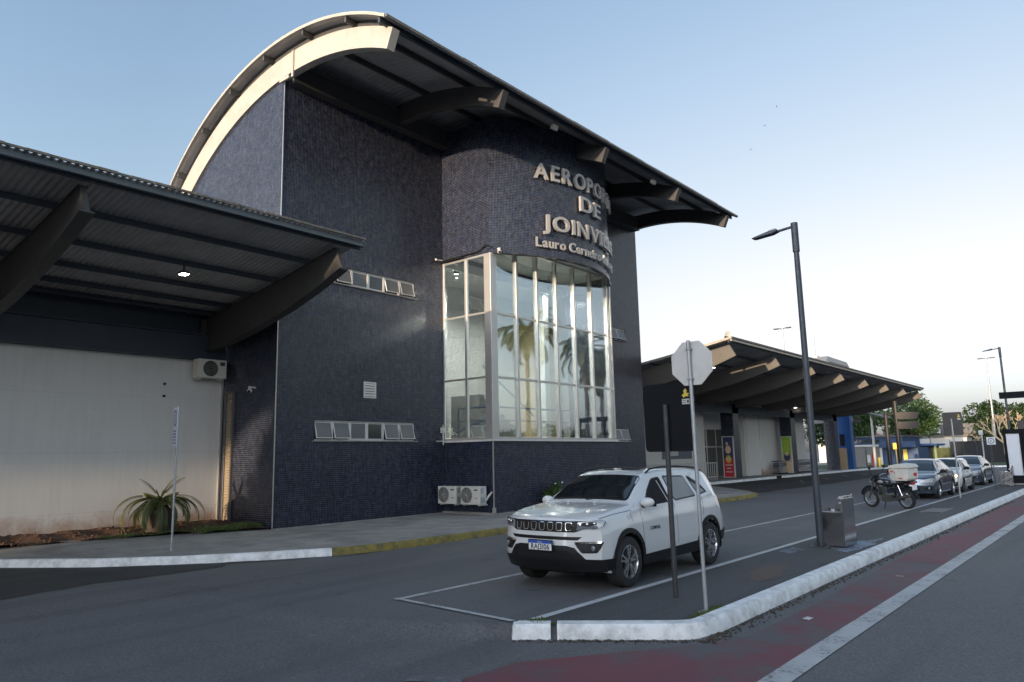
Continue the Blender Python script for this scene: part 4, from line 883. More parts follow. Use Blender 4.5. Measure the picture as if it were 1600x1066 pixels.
def wheel(t, x, y, r, sg, wd, rimmat, spokes=5, detail=True):
    ti = MB().lathe([(r*.66, -wd/2), (r*.93, -wd/2), (r*.985, -wd/2+.02), (r, -wd/4), (r, wd/4), (r*.985, wd/2-.02), (r*.93, wd/2), (r*.70, wd/2+.004), (r*.66, wd/2-.01)], (x, y, r), 1, 40, closed=True)
    wh = MB().lathe([(r*.62, -wd/2+.02), (r*.66, -wd/2), (r*.69, -wd/2)], (x, y, r), 1, 40)
    # lathe axis 1 gives (r cos, h, r sin)
    o = ti.build('wheel', K['rubber'], t, smooth=50)
    rim = MB(); ys = y+sg*(wd/2-.02)
    rim.lathe([(r*.69, sg*(wd/2-.012)), (r*.64, sg*(wd/2-.002)), (r*.61, sg*(wd/2-.03)), (r*.60, -sg*wd*.3)], (x, y, r), 1, 40)
    rim.lathe([(.0, sg*(wd/2-.025)), (r*.13, sg*(wd/2-.03)), (r*.16, sg*(wd/2-.05))], (x, y, r), 1, 20)
    for k in range(spokes):
        for d in ((-.19, .19) if detail else (0,)):
            a = 2*math.pi*k/spokes+.3; w_ = (.035 if detail else .07)*r/.34
            p0 = Vector((math.cos(a+d*.7)*r*.10, 0, math.sin(a+d*.7)*r*.10)); p1 = Vector((math.cos(a+d)*r*.64, 0, math.sin(a+d)*r*.64)); tt = (p1-p0).normalized(); nn = Vector((-tt.z, 0, tt.x))
            A, B = y+sg*(wd/2-.045), y+sg*(wd/2-.012); q = []
            for yy in (A, B):
                for p, ww in ((p0, w_*.8), (p1, w_*.62)): q += [(x+p.x+nn.x*ww/2, yy+(.0 if p is p0 else sg*.006), r+p.z+nn.z*ww/2), (x+p.x-nn.x*ww/2, yy+(.0 if p is p0 else sg*.006), r+p.z-nn.z*ww/2)]
            rim.add(q, [(0, 1, 3, 2), (4, 5, 7, 6), (0, 2, 6, 4), (1, 3, 7, 5)])
    rim.build('rim', rimmat, o, smooth=40)
    MB().lathe([(0.001, sg*wd*.12), (r*.61, sg*wd*.12)], (x, y, r), 1, 24).build('brake_backing', K['black'], o)
    return o
def finish_car(c, t, paint, nx=200):
    c.shell(nx).build('body', paint, t, smooth=50)
    ub = MB().box(.25, c.L-.25, -.55, .55, .22, .34)
    for xw in c.wx:
        for sg in (-1, 1):
            A = [(xw+(c.arch+.01)*math.cos(a), c.wr+(c.arch+.01)*math.sin(a)) for a in np.linspace(-.25, math.pi+.25, 20)]
            n0 = len(ub.v); yi, yo = sg*.5*c.W, sg*(c.side_y(xw, c.wr+c.arch)-.012)
            ub.add([(p[0], yi, p[1]) for p in A]+[(p[0], yo, p[1]) for p in A], [(i, i+1, 20+i+1, 20+i) for i in range(19)]+[tuple(range(20))])
    ub.build('underbody', K['void'], t)
def side_windows(c, t, polys, mats=None):
    for sg in (-1, 1):
        for i, P in enumerate(polys):
            s_ = MB(); patch(s_, rpoly(P, .05), c.smap(sg), .002, .07); f = s_.build('window_surround', K['black'], t, smooth=40)
            s_ = MB(); m_ = (mats or {}).get((sg, i), 'carwin'); patch(s_, rpoly(shrink(P, .022), .045), c.smap(sg), .006, .07, .01); s_.build('side_window', K[m_], f, smooth=40)
def glassp(c, t, poly, mp, nm, m_='carwin'):
    s_ = MB(); patch(s_, rpoly(poly, .07), mp, .003, .07); f = s_.build(nm+'_surround', K['black'], t, smooth=40)
    s_ = MB(); patch(s_, rpoly(shrink(poly, .03), .06), mp, .008, .07, .01); s_.build(nm, K[m_], f, smooth=40)
def mirror(c, t, x, z, sg, m_, y=None):
    y = y or c.side_y(x, z); s_ = MB().sph((x-.02, sg*(y+.13), z+.02), (.07, .115, .072), 14, 10); o = s_.build('side_mirror', K[m_], t, smooth=60)
    MB().box(x-.02, x+.05, sg*(y-.01) if sg > 0 else -(y+.06), sg*(y+.06) if sg > 0 else -(y-.01), z-.06, z-.02).box(x+.045, x+.07, min(sg*(y+.03), sg*(y+.23)), max(sg*(y+.03), sg*(y+.23)), z-.045, z+.07).build('mirror_foot', K['black'], o)

# ---- white compact SUV
suv = Car(dict(L=4.40, W=.91, wr=.352, wx=(.87, 3.51), arch=.405, wroof=.63, nk=.30, tk=.22,
 top=[(0, .985), (.05, 1.015), (.25, 1.055), (.6, 1.095), (1.0, 1.135), (1.13, 1.15), (1.22, 1.20), (1.5, 1.38), (1.82, 1.555), (2.0, 1.60), (2.4, 1.635), (2.9, 1.635), (3.4, 1.615), (3.85, 1.575), (4.02, 1.545), (4.12, 1.42), (4.25, 1.17), (4.36, 1.10), (4.40, 1.0)],
 belt=[(0, .93), (.3, .98), (1.0, 1.045), (1.6, 1.07), (3.0, 1.11), (3.8, 1.17), (4.4, 1.0)],
 bot=[(0, .27), (.3, .24), (.5, .25), (1.3, .27), (3.0, .27), (3.8, .3), (4.4, .36)],
 wid=[(0, .85), (.3, .885), (.87, .915), (1.4, .90), (3.0, .90), (3.51, .915), (4.1, .885), (4.4, .82)],
 fz=([.2, .42, .55, .72, .86, .93, 1.0, 1.1], [.13, .015, .0, .02, .035, .04, .075, .16]), rz=([.3, .5, .8, 1.0, 1.2], [.04, 0, .02, .06, .08])))
t = thing('parked_suv', 'white compact SUV with black cladding nearest on the road, seen from its front corner', 'car', (8.5, 6.62, 0), 'cars standing along the island', local=True)
finish_car(suv, t, K['carw'], 220)
for sg in (-1, 1):
    cl = MB()       # black arch and sill cladding
    for xw in suv.wx:
        A = [(xw+r_*math.cos(a), suv.wr+r_*math.sin(a)) for r_, seq in ((suv.arch+.062, np.linspace(-.02, math.pi+.02, 26)), (suv.arch-.006, np.linspace(math.pi+.02, -.02, 26))) for a in seq]
        n_ = 26; vs = []
        for i in range(n_):
            for p in (A[i], A[2*n_-1-i]):
                for o_ in (.016, -.03): vs.append(suv.smap(sg)(p[0], max(.285, p[1]), o_))
        cl.add(vs, [q for i in range(n_-1) for q in ((i*4, i*4+2, i*4+6, i*4+4), (i*4, i*4+4, i*4+5, i*4+1), (i*4+2, i*4+3, i*4+7, i*4+6))])
    patch(cl, [(1.27, .27), (3.1, .27), (3.1, .44), (1.27, .40)], suv.smap(sg), .018, .15)
    patch(cl, [(3.98, .37), (4.39, .37), (4.39, .56), (3.98, .52)], suv.smap(sg), .014, .1)
    patch(cl, [(.0, .28), (.47, .28), (.46, .44), (.0, .44)], suv.smap(sg), .010, .06)
    cl.build('side_cladding', K['black'], t, smooth=40)
    for P in ([(1.33, .45), (1.30, .75), (1.30, 1.05)], [(2.38, .46), (2.36, 1.08)], [(3.28, .84), (3.32, .95), (3.34, 1.12)], [(1.02, .90), (1.0, 1.02), (1.08, 1.045)]):
        dl = MB()
        for a, b in zip(P, P[1:]): patch(dl, [(a[0]-.004, a[1]), (a[0]+.004, a[1]), (b[0]+.004, b[1]), (b[0]-.004, b[1])], suv.smap(sg), .0015, .1, .01)
        dl.build('panel_gap', K['ink'], t)
    dl = MB(); patch(dl, [(.0, .985), (.12, .985), (.55, 1.02), (1.05, 1.05), (1.05, 1.057), (.55, 1.027), (.12, .992), (0, .992)], suv.smap(sg), .0015, .08, .01)
    dl.build('panel_gap', K['ink'], t)
    hd = MB()
    for x in (2.18, 3.12): patch(hd, rpoly([(x, .965), (x+.18, .97), (x+.18, 1.0), (x, .995)], .015), suv.smap(sg), .03, .1)
    hd.build('door_handle', K['carw'], t, smooth=40)
    patch(m := MB(), rpoly([(4.1, .93), (4.36, .90), (4.33, 1.02), (4.15, 1.08)], .03), suv.smap(sg), .006, .06); m.build('tail_lamp', K['red'], t, smooth=40)
    text_on(m := MB(), 'COMPASS', .07, lambda p, sg=sg: suv.smap(sg)(1.5+(p[0] if sg < 0 else -p[0])+.15, .74+p[1], .004), offset=.002); m.build('door_badge', K['ink'], t)
    m = MB().tube([(x_, sg*(suv.wroof-.03), 1.01+.001*0+suv.smooth(suv.top, x_)-1.01+.012 if 2.05 < x_ < 3.75 else suv.smooth(suv.top, x_)-.02) for x_ in np.linspace(1.95, 3.85, 16)], .016, 8); m.build('roof_rail', K['black'], t, smooth=60)
# side glass: front door window is down (negative side = the side seen)
SW = [[(1.46, 1.075), (2.30, 1.105), (2.28, 1.50), (2.02, 1.475), (1.72, 1.27)], [(2.42, 1.11), (3.18, 1.145), (3.10, 1.49), (2.38, 1.51)], [(3.26, 1.155), (3.62, 1.20), (3.52, 1.36), (3.28, 1.475), (3.20, 1.485)]]
side_windows(suv, t, SW, {(-1, 0): 'void'})
m = MB()        # pale seat belt and head restraint seen through the open window
patch(m, [(2.20, 1.12), (2.225, 1.12), (2.16, 1.44), (2.135, 1.44)], suv.smap(-1), .008, .1, .004); m.build('seat_belt', K['signback'], t)
glassp(suv, t, [(1.20, -.70), (1.20, .70), (1.80, .60), (1.80, -.60)], suv.tmap(), 'windscreen')
glassp(suv, t, [(-.58, 1.14), (.58, 1.14), (.46, 1.45), (-.46, 1.45)], lambda y, z, o_: (suv.nose(4.02+(1.545-z)*.45, y, z)+.06+o_, y, z), 'rear_window')
m = MB(); patch(m, [(2.1, -.36), (2.1, .36), (2.62, .36), (2.62, -.36)], suv.tmap(), .004, .1, .01); m.build('sunroof', K['carwin'], t, smooth=40)
m = MB()
for y0, y1 in ((-.55, .02), (-.02, .55)): m.tube([(1.17, y1, 1.185), (1.24, (y0+y1)/2, 1.215), (1.27, y0, 1.235)], .009, 6)
m.build('wiper', K['black'], t)
m = MB()
for sg in (-1, 1): patch(m, [(.12, sg*.30), (.13, sg*.315), (.95, sg*.50), (.95, sg*.485)], suv.tmap(), .003, .08, .01)
for y in (-.22, .28): m.sph((1.05, y, 1.152), (.018, .03, .012), 8, 6)
m.build('bonnet_crease', K['carw'], t, smooth=60)
# face
FM = suv.fmap()
m = MB(); patch(m, rpoly([(-.80, .93), (-.60, .835), (-.52, .805), (.52, .805), (.60, .835), (.80, .93), (.78, .965), (.5, .955), (-.5, .955), (-.78, .965)], .03), FM, .008, .05); gr = m.build('grille_band', K['black'], t, smooth=40)
m = MB(); m2 = MB()
for k in range(7):
    yc = (k-3)*.147; P = rpoly([(yc-.046, .822), (yc+.046, .822), (yc+.052, .94), (yc-.052, .94)], .03, 4)
    Q = shrink(P, .009); n_ = len(P)
    m.add([FM(a, b, .022) for a, b in P]+[FM(a, b, .022) for a, b in Q]+[FM(a, b, .004) for a, b in P]+[FM(a, b, .004) for a, b in Q], [(i, (i+1) % n_, n_+(i+1) % n_, n_+i) for i in range(n_)]+[(i, (i+1) % n_, 2*n_+(i+1) % n_, 2*n_+i) for i in range(n_)]+[(n_+i, n_+(i+1) % n_, 3*n_+(i+1) % n_, 3*n_+i) for i in range(n_)])
m.build('grille_rings', K['chrome'], gr, smooth=40)
for sg in (-1, 1):
    P = rpoly([(sg*.545, .80+.03), (sg*.565, .945), (sg*.80, .975), (sg*.885, .955), (sg*.86, .885), (sg*.78, .845), (sg*.68, .855)], .02)
    m = MB(); patch(m, P, FM, .014, .04); hl = m.build('headlight', K['lens'], t, smooth=40)
    m = MB(); patch(m, rpoly([(sg*.60, .90), (sg*.70, .885), (sg*.80, .91), (sg*.78, .95), (sg*.62, .935)], .02), FM, .018, .04, .01); m.build('lamp_unit', K['black'], hl, smooth=40)
    m = MB().sph(FM(sg*.68, .915, .012), (.02, .03, .026), 12, 8).sph(FM(sg*.765, .925, .012), (.02, .026, .022), 12, 8); m.build('projector', K['chrome'], hl, smooth=60)
    m = MB(); patch(m, rpoly([(sg*.80, .962), (sg*.9, .95), (sg*.9, .965), (sg*.80, .985)], .005), FM, .012, .04, .01)
    P = rpoly([(sg*.52, .665), (sg*.54, .63), (sg*.62, .53), (sg*.80, .53), (sg*.845, .60), (sg*.86, .68)], .02)
    m = MB(); patch(m, P, FM, .006, .04); fb = m.build('fog_lamp_bezel', K['black'], t, smooth=40)
    m = MB(); patch(m, rpoly([(sg*.53, .655), (sg*.85, .66), (sg*.855, .69), (sg*.525, .68)], .01), FM, .014, .04, .01); m.build('trim_strip', K['chrome'], fb, smooth=40)
    p = FM(sg*.755, .595, .010); m = MB().sph(p, (.012, .036, .036), 14, 8); m.build('fog_lamp', K['lens'], fb, smooth=60)
m = MB(); patch(m, rpoly([(-.62, .745), (.62, .745), (.56, .70), (-.56, .70)], .01), FM, .003, .05); m.build('bumper_slot', K['black'], t, smooth=40)
m = MB(); patch(m, [(-.86, .27), (.86, .27), (.86, .44), (.66, .45), (.52, .60), (.40, .625), (-.40, .625), (-.52, .60), (-.66, .45), (-.86, .44)], FM, .008, .05); lb = m.build('lower_bumper', K['black'], t, smooth=40)
m = MB(); patch(m, rpoly([(-.56, .46), (.56, .46), (.40, .57), (-.40, .57)], .03), FM, .011, .05, .01); m.build('lower_grille', K['void'], lb)
m = MB()
for z in (.48, .505, .53, .555): patch(m, [(-.38-.1*(.57-z)/.1, z), (.38+.1*(.57-z)/.1, z), (.38+.1*(.57-z)/.1, z+.006), (-.38-.1*(.57-z)/.1, z+.006)], FM, .016, .1, .01)
m.build('grille_slats', K['black'], lb)
px = FM(0, .6, .03)[0]
m = MB().box(px-.012, px, -.215, .215, .545, .695); pf = m.build('number_plate', K['black'], t, bevel=.004)
MB().box(px-.015, px-.0125, -.2, .2, .555, .682).build('plate_face', K['plate'], pf)
MB().box(px-.0175, px-.0152, -.2, .2, .645, .682).build('plate_band', K['blueplate'], pf)
m = MB(); text_on(m, 'RAJ3I06', .112, lambda p: (px-.017, -p[0]*.86, .566+p[1]*.93), offset=.0022, spacing=1.05); text_on(m, 'BR', .02, lambda p: (px-.017, .178-p[0], .566+p[1])); m.build('plate_text', K['ink'], pf)
m = MB(); text_on(m, 'BRASIL', .028, lambda p: (px-.0185, -p[0], .654+p[1])); m.build('plate_band_text', K['plate'], pf)
def hoodmap(p): x = .035+(.028-p[1])*.35; q = suv.tmap()(max(.004, x), -p[0], .006); return (q[0]-.004, q[1], q[2]+p[1]*.25-.012)
m = MB(); text_on(m, 'Jeep', .085, lambda p: (suv.nose(.0, -p[0], .985)-.001+p[1]*.45, -p[0], .972+p[1]*.62), offset=.002); m.build('bonnet_badge', K['blueplate'], t)
for sg in (-1, 1): mirror(suv, t, 1.42, 1.125, sg, 'carw')
for xw in suv.wx:
    for sg in (-1, 1): wheel(t, xw, sg*.79, .352, sg, .235, K['alloy'])
t.location = (8.5, 6.60, 0)

# ---- saloons and hatchback behind
def small_car(label, loc, paint, sedan=True, mirrorm='black', rim='alloy', face='gloss', name='parked_saloon', boxy=False):
    if sedan:
        D = dict(L=4.66, W=.90, wr=.32, wx=(.92, 3.62), arch=.365, wroof=.58, nk=.36, tk=.25,
         top=[(0, .74), (.1, .80), (.5, .90), (1.1, .985), (1.25, 1.02), (1.7, 1.28), (2.05, 1.43), (2.4, 1.47), (3.0, 1.47), (3.4, 1.42), (3.9, 1.20), (4.15, 1.08), (4.55, 1.05), (4.66, .95)],
         belt=[(0, .70), (.5, .84), (1.1, .93), (3.5, .98), (4.66, .93)], bot=[(0, .22), (.5, .2), (4.2, .22), (4.66, .3)],
         wid=[(0, .82), (.5, .88), (.92, .90), (3.6, .90), (4.3, .87), (4.66, .8)], fz=([.2, .5, .75, .9], [.06, 0, .04, .14]), rz=([.3, .6, 1.0], [.03, 0, .06]))
        SWs = [[(1.55, .955), (2.45, .975), (2.45, 1.37), (2.12, 1.345), (1.78, 1.14)], [(2.55, .98), (3.4, 1.0), (3.25, 1.31), (2.55, 1.375)]]; ws = [(1.28, -.68), (1.28, .68), (2.0, .55), (2.0, -.55)]
    else:
        D = dict(L=3.82, W=.82, wr=.29, wx=(.72, 3.10), arch=.335, wroof=.56, nk=.18, tk=.12,
         top=[(0, .72), (.08, .84), (.5, .93), (.95, 1.0), (1.05, 1.03), (1.45, 1.30), (1.62, 1.40), (2.0, 1.43), (3.0, 1.43), (3.35, 1.38), (3.6, 1.1), (3.75, .95), (3.82, .85)],
         belt=[(0, .68), (.5, .86), (1.0, .93), (3.4, .95), (3.82, .85)], bot=[(0, .24), (.5, .22), (3.4, .22), (3.82, .3)],
         wid=[(0, .76), (.4, .81), (.72, .82), (3.1, .82), (3.82, .76)], fz=([.2, .45, .7, .9], [.05, 0, .02, .08]), rz=([.3, .6, 1.0], [.02, 0, .05]))
        SWs = [[(1.22, .955), (2.05, .96), (2.05, 1.34), (1.72, 1.325), (1.42, 1.16)], [(2.13, .965), (2.95, .98), (2.9, 1.3), (2.13, 1.34)]]; ws = [(1.08, -.66), (1.08, .66), (1.58, .54), (1.58, -.54)]
    c = Car(D); t = thing(name, label, 'car', (0, 0, 0), 'cars standing along the island', local=True); finish_car(c, t, paint, 110)
    side_windows(c, t, SWs); glassp(c, t, ws, c.tmap(), 'windscreen'); F_ = c.fmap(); k = D['W']/.9; zh = .62 if sedan else .64
    m = MB(); patch(m, rpoly([(-.30, zh-.02), (.30, zh-.02), (.34, zh+.05), (-.34, zh+.05)], .02), F_, .006, .1); m.build('grille', K['black'], t, smooth=40)
    m = MB(); patch(m, rpoly([(-.40, .32), (.40, .32), (.34, .46), (-.34, .46)], .03), F_, .006, .1); m.build('lower_grille', K['black'], t, smooth=40)
    for sg in (-1, 1):
        m = MB(); patch(m, rpoly([(sg*.40*k, zh), (sg*.44*k, zh+.08), (sg*.80*k, zh+.16), (sg*.84*k, zh+.10), (sg*.78*k, zh)], .03), F_, .012, .06); m.build('headlight', K['lens'], t, smooth=40)
        m = MB(); patch(m, rpoly([(sg*.52*k, .34), (sg*.74*k, .34), (sg*.78*k, .46), (sg*.56*k, .43)], .03), F_, .006, .06); fb = m.build('fog_lamp_bezel', K['black'], t, smooth=40)
        MB().sph(F_(sg*.66*k, .40, .005), (.01, .045, .04), 12, 8).build('fog_lamp', K['lens'], fb, smooth=60)
        xm = ws[0][0]+.32; mirror(c, t, xm, .98, sg, mirrorm)
        for xw in c.wx: wheel(t, xw, sg*(D['W']-.12), c.wr, sg, .2, K['alloy'] if rim == 'alloy' else K['lamp'], 5, sedan)
        xb = SWs[0][1][0]+.05
        for x in (SWs[0][0][0]-.12, xb, SWs[1][1][0]+.1): dl = MB(); patch(dl, [(x-.005, .38), (x+.005, .38), (x+.005, .93), (x-.005, .93)], c.smap(sg), .0015, .15, .01); dl.build('panel_gap', K['ink'], t)
        hd = MB()
        for x in (xb-.25, SWs[1][1][0]-.12): patch(hd, rpoly([(x, .82), (x+.17, .825), (x+.17, .85), (x, .845)], .012), c.smap(sg), .025, .1)
        hd.build('door_handle', K['chrome'] if sedan else K['black'], t)
        if not sedan: m = MB(); patch(m, [(.95+.1, .58), (2.75, .60), (2.75, .65), (1.05, .63)], c.smap(sg), .014, .2); m.build('rub_strip', K['black'], t)
    if not sedan:
        m = MB(); patch(m, [(-.74, .26), (.74, .26), (.74, .40), (-.74, .40)], F_, .012, .1); m.build('bumper', K['black'], t, smooth=40)
        MB().sph(F_(-.66, .70, .014), (.02, .07, .05), 12, 8).build('indicator', K['amber'], t, smooth=60)
    m = MB(); p = F_(0, .5, .02)[0]; m.box(p-.01, p, -.2, .2, .47, .59); m.build('number_plate', K['plate'], t)
    t.location = loc; return t
small_car('blue-grey saloon right behind the motorcycle, first of the three cars queued behind the white SUV', (31.1, 6.72, 0), K['carg'])
small_car('small old white hatchback with lit orange indicator between the two grey saloons', (36.25, 6.62, 0), K['carw'], sedan=False, rim='dark', name='parked_hatchback')
small_car('silver-blue saloon, last of the queue behind the white hatchback', (43.3, 6.9, 0), K['cars'])

# ---- motorcycle with delivery box (front at -x, stands on its side stand)
t = thing('motorcycle', 'black motorcycle with dirty white delivery box standing across the bay', 'motorcycle', (0, 0, 0), local=True)
def mwheel(x, r, tw):
    o = MB().lathe([(r-.075, -tw/2), (r-.03, -tw/2-.008), (r, -.02), (r, .02), (r-.03, tw/2+.008), (r-.075, tw/2)], (x, 0, r), 1, 40, closed=True).build('wheel', K['rubber'], t, smooth=60)
    rim = MB().lathe([(r-.078, -tw/2+.01), (r-.09, -.02), (r-.09, .02), (r-.078, tw/2-.01)], (x, 0, r), 1, 40, closed=True).tube([(x, -.09, r), (x, .09, r)], .035, 12)
    for k in range(18):
        a = 2*math.pi*k/18; sg = 1 if k % 2 else -1; rim.tube([(x+.03*math.cos(a+.5), sg*.04, r+.03*math.sin(a+.5)), (x+(r-.085)*math.cos(a), 0, r+(r-.085)*math.sin(a))], .0035, 4)
    rim.build('rim', K['galv'], o, smooth=60)
    MB().lathe([(.06, .045), (.11, .045), (.11, .05), (.06, .05)], (x, 0, r), 1, 24, closed=True).build('brake_disc', K['galv'], o)
FX, RX, WR = -.66, .66, .30
mwheel(FX, WR, .09); mwheel(RX, WR, .11)
m = MB()
for y in (-.085, .085): m.tube([(FX, y, WR), (FX+.16, y, .66), (FX+.27, y, .93)], [.03, .028, .024], 8)
m.build('front_fork', K['engine'], t, smooth=60)
m = MB(); A = [(FX+math.cos(a)*(WR+.035), 0, WR+math.sin(a)*(WR+.035)) for a in np.linspace(R(15), R(165), 14)]
m.tube(A, .075, 8, sx=.22); m.build('front_mudguard', K['bpaint'], t, smooth=60)
m = MB(); A = [(RX+math.cos(a)*(WR+.06), 0, WR+math.sin(a)*(WR+.06)) for a in np.linspace(R(5), R(120), 12)]; m.tube(A, .09, 8, sx=.2); m.build('rear_mudguard', K['bpaint'], t, smooth=60)
m = MB().tube([(-.36, 0, .86), (-.30, 0, .60), (-.22, 0, .34), (.10, 0, .28), (.28, 0, .40), (.25, 0, .66)], .024, 8).tube([(-.36, 0, .84), (-.1, 0, .70), (.25, 0, .68), (.75, 0, .80)], .024, 8)
for y in (-.1, .1): m.tube([(.12, y, .33), (.40, y, .32), (RX, y, WR)], .02, 6).tube([(.25, y, .66), (.9, y, .78)], .016, 6)
m.build('frame', K['black'], t, smooth=60)
m = MB()
for y in (-.12, .12): m.tube([(RX-.02, y, WR+.02), (.50, y, .74)], .016, 8)
m.build('shock_absorber', K['chrome'], t, smooth=60)
m = MB().sph((-.10, 0, .83), (.27, .135, .115), 20, 12).sph((-.02, 0, .77), (.22, .14, .08), 16, 10); m.build('fuel_tank', K['bpaint'], t, smooth=60)
m = MB().sph((-.14, -.125, .84), (.11, .02, .05), 12, 8); m.build('tank_decal', K['galv'], t, smooth=60)
m = MB(); m.prism([(.08, .78), (.10, .70), (.80, .78), (.84, .82), (.70, .85), (.35, .81)], 1, -.13, .13); m.build('seat', K['black'], t, bevel=.03)
m = MB(); m.prism([(.14, .70), (.40, .68), (.72, .76), (.70, .66), (.40, .56), (.18, .58)], 1, -.12, .12); m.build('side_panel', K['bpaint'], t, bevel=.02)
m = MB().box(-.16, .16, -.13, .13, .27, .44).lathe([(.095, -.17), (.10, -.1), (.10, .1), (.095, .17)], (.03, 0, .36), 1, 20).lathe([(0.001, -.17), (.095, -.17)], (.03, 0, .36), 1, 20)
T = Tr((-.16, 0, .46), ry=R(-20))
for k in range(7): m.box(-.075, .075, -.09, .09, k*.03, k*.03+.016, T)
m.box(-.055, .055, -.07, .07, -.05, .2, T); m.build('engine', K['engine'], t, bevel=.01)
m = MB().tube([(-.20, -.06, .56), (-.30, -.09, .48), (-.24, -.13, .28), (.05, -.15, .24), (.35, -.16, .28), (.45, -.17, .32), (.92, -.17, .44)], [.022, .022, .022, .022, .026, .05, .045], 10); m.build('exhaust', K['engine'], t, smooth=60)
m = MB().tube([(-.18, -.36, 1.04), (-.30, -.24, 1.06), (-.37, -.08, .98), (-.37, .08, .98), (-.30, .24, 1.06), (-.18, .36, 1.04)], .013, 8); hb = m.build('handlebar', K['chrome'], t, smooth=60)
MB().tube([(-.24, -.31, 1.05), (-.12, -.40, 1.02)], .02, 8).build('grip', K['rubber'], hb)
MB().tube([(-.24, .31, 1.05), (-.12, .40, 1.02)], .02, 8).build('grip', K['rubber'], hb)
for sg in (-1, 1):
    m = MB().tube([(-.30, sg*.25, 1.06), (-.32, sg*.30, 1.20), (-.30, sg*.33, 1.26)], .007, 6).sph((-.29, sg*.34, 1.29), (.018, .065, .045), 12, 8); m.build('rear_view_mirror', K['black'], t, smooth=60)
m = MB().sph((-.47, 0, .90), (.10, .10, .10), 16, 10).box(-.46, -.32, -.08, .08, .94, 1.05); hl = m.build('headlamp', K['black'], t, smooth=50)
MB().sph((-.545, 0, .90), (.03, .075, .075), 14, 8).build('lens', K['lens'], hl, smooth=60)
m = MB()
for sg in (-1, 1): m.sph((-.45, sg*.19, .85), .032, 10, 8).tube([(-.42, sg*.06, .86), (-.45, sg*.17, .85)], .008, 6)
m.build('indicator', K['amber'] if False else K['lens'], t, smooth=60)
m = MB().tube([(.0, -.12, .28), (.06, -.32, .02)], .014, 6).box(.02, .12, -.35, -.29, .004, .02); m.build('side_stand', K['black'], t)
m = MB().tube([(-.02, -.14, .26), (-.02, -.27, .26)], .014, 6).tube([(-.02, .14, .26), (-.02, .27, .26)], .014, 6).build('footrest', K['rubber'], t)
m = MB().tube([(.18, -.13, .30), (.42, -.135, .34), (RX, -.11, .34)], .02, 6); m.build('chain_cover', K['engine'], t)
m = MB(); m.box(.45, .95, -.16, .16, .865, .885).tube([(.5, -.15, .87), (.5, -.13, .76)], .012, 6).tube([(.9, -.15, .87), (.86, -.1, .78)], .012, 6); m.build('rack', K['black'], t)
bx = [(.34, .93), (.42, .89), (.98, .89), (1.04, .96), (1.02, 1.24), (.36, 1.28)]
o = MB().prism([(.33, 1.26), (.35, .96), (.42, .89), (.94, .89), (1.00, .96), (1.02, 1.26)], 1, -.24, .24).build('delivery_box', K['delivery'], t, bevel=.03)
MB().prism([(.31, 1.27), (.31, 1.31), (.38, 1.37), (.62, 1.41), (.96, 1.385), (1.04, 1.32), (1.04, 1.27)], 1, -.26, .26).build('box_lid', K['delivery'], o, bevel=.02)
MB().box(.345, .58, -.2445, -.2415, 1.10, 1.235).build('sticker', K['signback'], o)
m = MB(); 
for a, b in (((.35, 1.11), (.42, 1.22)), ((.42, 1.22), (.45, 1.15)), ((.45, 1.15), (.48, 1.22)), ((.48, 1.22), (.56, 1.12))): m.tube([(a[0], -.247, a[1]), (b[0], -.247, b[1])], .012, 4)
m.box(.66, .80, -.2445, -.2415, .955, .99).build('red_mark', K['redsticker'], o)
MB().box(1.005, 1.016, .02, .16, 1.02, 1.12).build('rear_sticker', K['redsticker'], o)
MB().box(.985, 1.0, -.1, .1, .60, .76, Tr((0, 0, 0))).build('number_plate', K['plate'], t)
MB().box(.93, .98, -.06, .06, .76, .84).build('tail_lamp', K['red'], t)
dirv = Vector((26.05-26.72, 5.62-6.98)); ang = math.atan2(dirv.y, dirv.x); t.location = (26.38, 6.28, 0); t.rotation_euler = (R(4), 0, ang)

# ================================================================== STREET FURNITURE
def rrect(w_, h, r=.05, k=5): return rpoly([(-w_/2, 0), (w_/2, 0), (w_/2, h), (-w_/2, h)], r, k)
# octagonal sign seen from behind
t = thing('octagonal_sign', 'plain grey back of an octagonal traffic sign on a pale pole', 'road sign', (8.4, 4.1, 0))
MB().tube([(8.4, 4.1, -.02), (8.4, 4.13, 3.24)], .024, 12).build('pole', K['galv'], t, smooth=60)
a8 = [(4.11+.295*math.cos(R(22.5+45*k)), 2.955+.295*math.sin(R(22.5+45*k))) for k in range(8)]
MB().prism(a8, 0, 8.426, 8.432).build('sign_plate', K['signback'], t)
MB().prism([(4.11+.26*math.cos(R(22.5+45*k)), 2.955+.26*math.sin(R(22.5+45*k))) for k in range(8)], 0, 8.4325, 8.4335).build('front_face', K['redsticker'], t)
m = MB()
for z in (2.76, 3.13): m.box(8.37, 8.43, 4.09, 4.17, z-.012, z+.012).sph((8.368, 4.13, z), .012, 8, 6)
m.build('clamp', K['galv'], t); MB().box(8.33, 8.47, 4.03, 4.17, -.01, .014).build('foot', K['conc'], t)
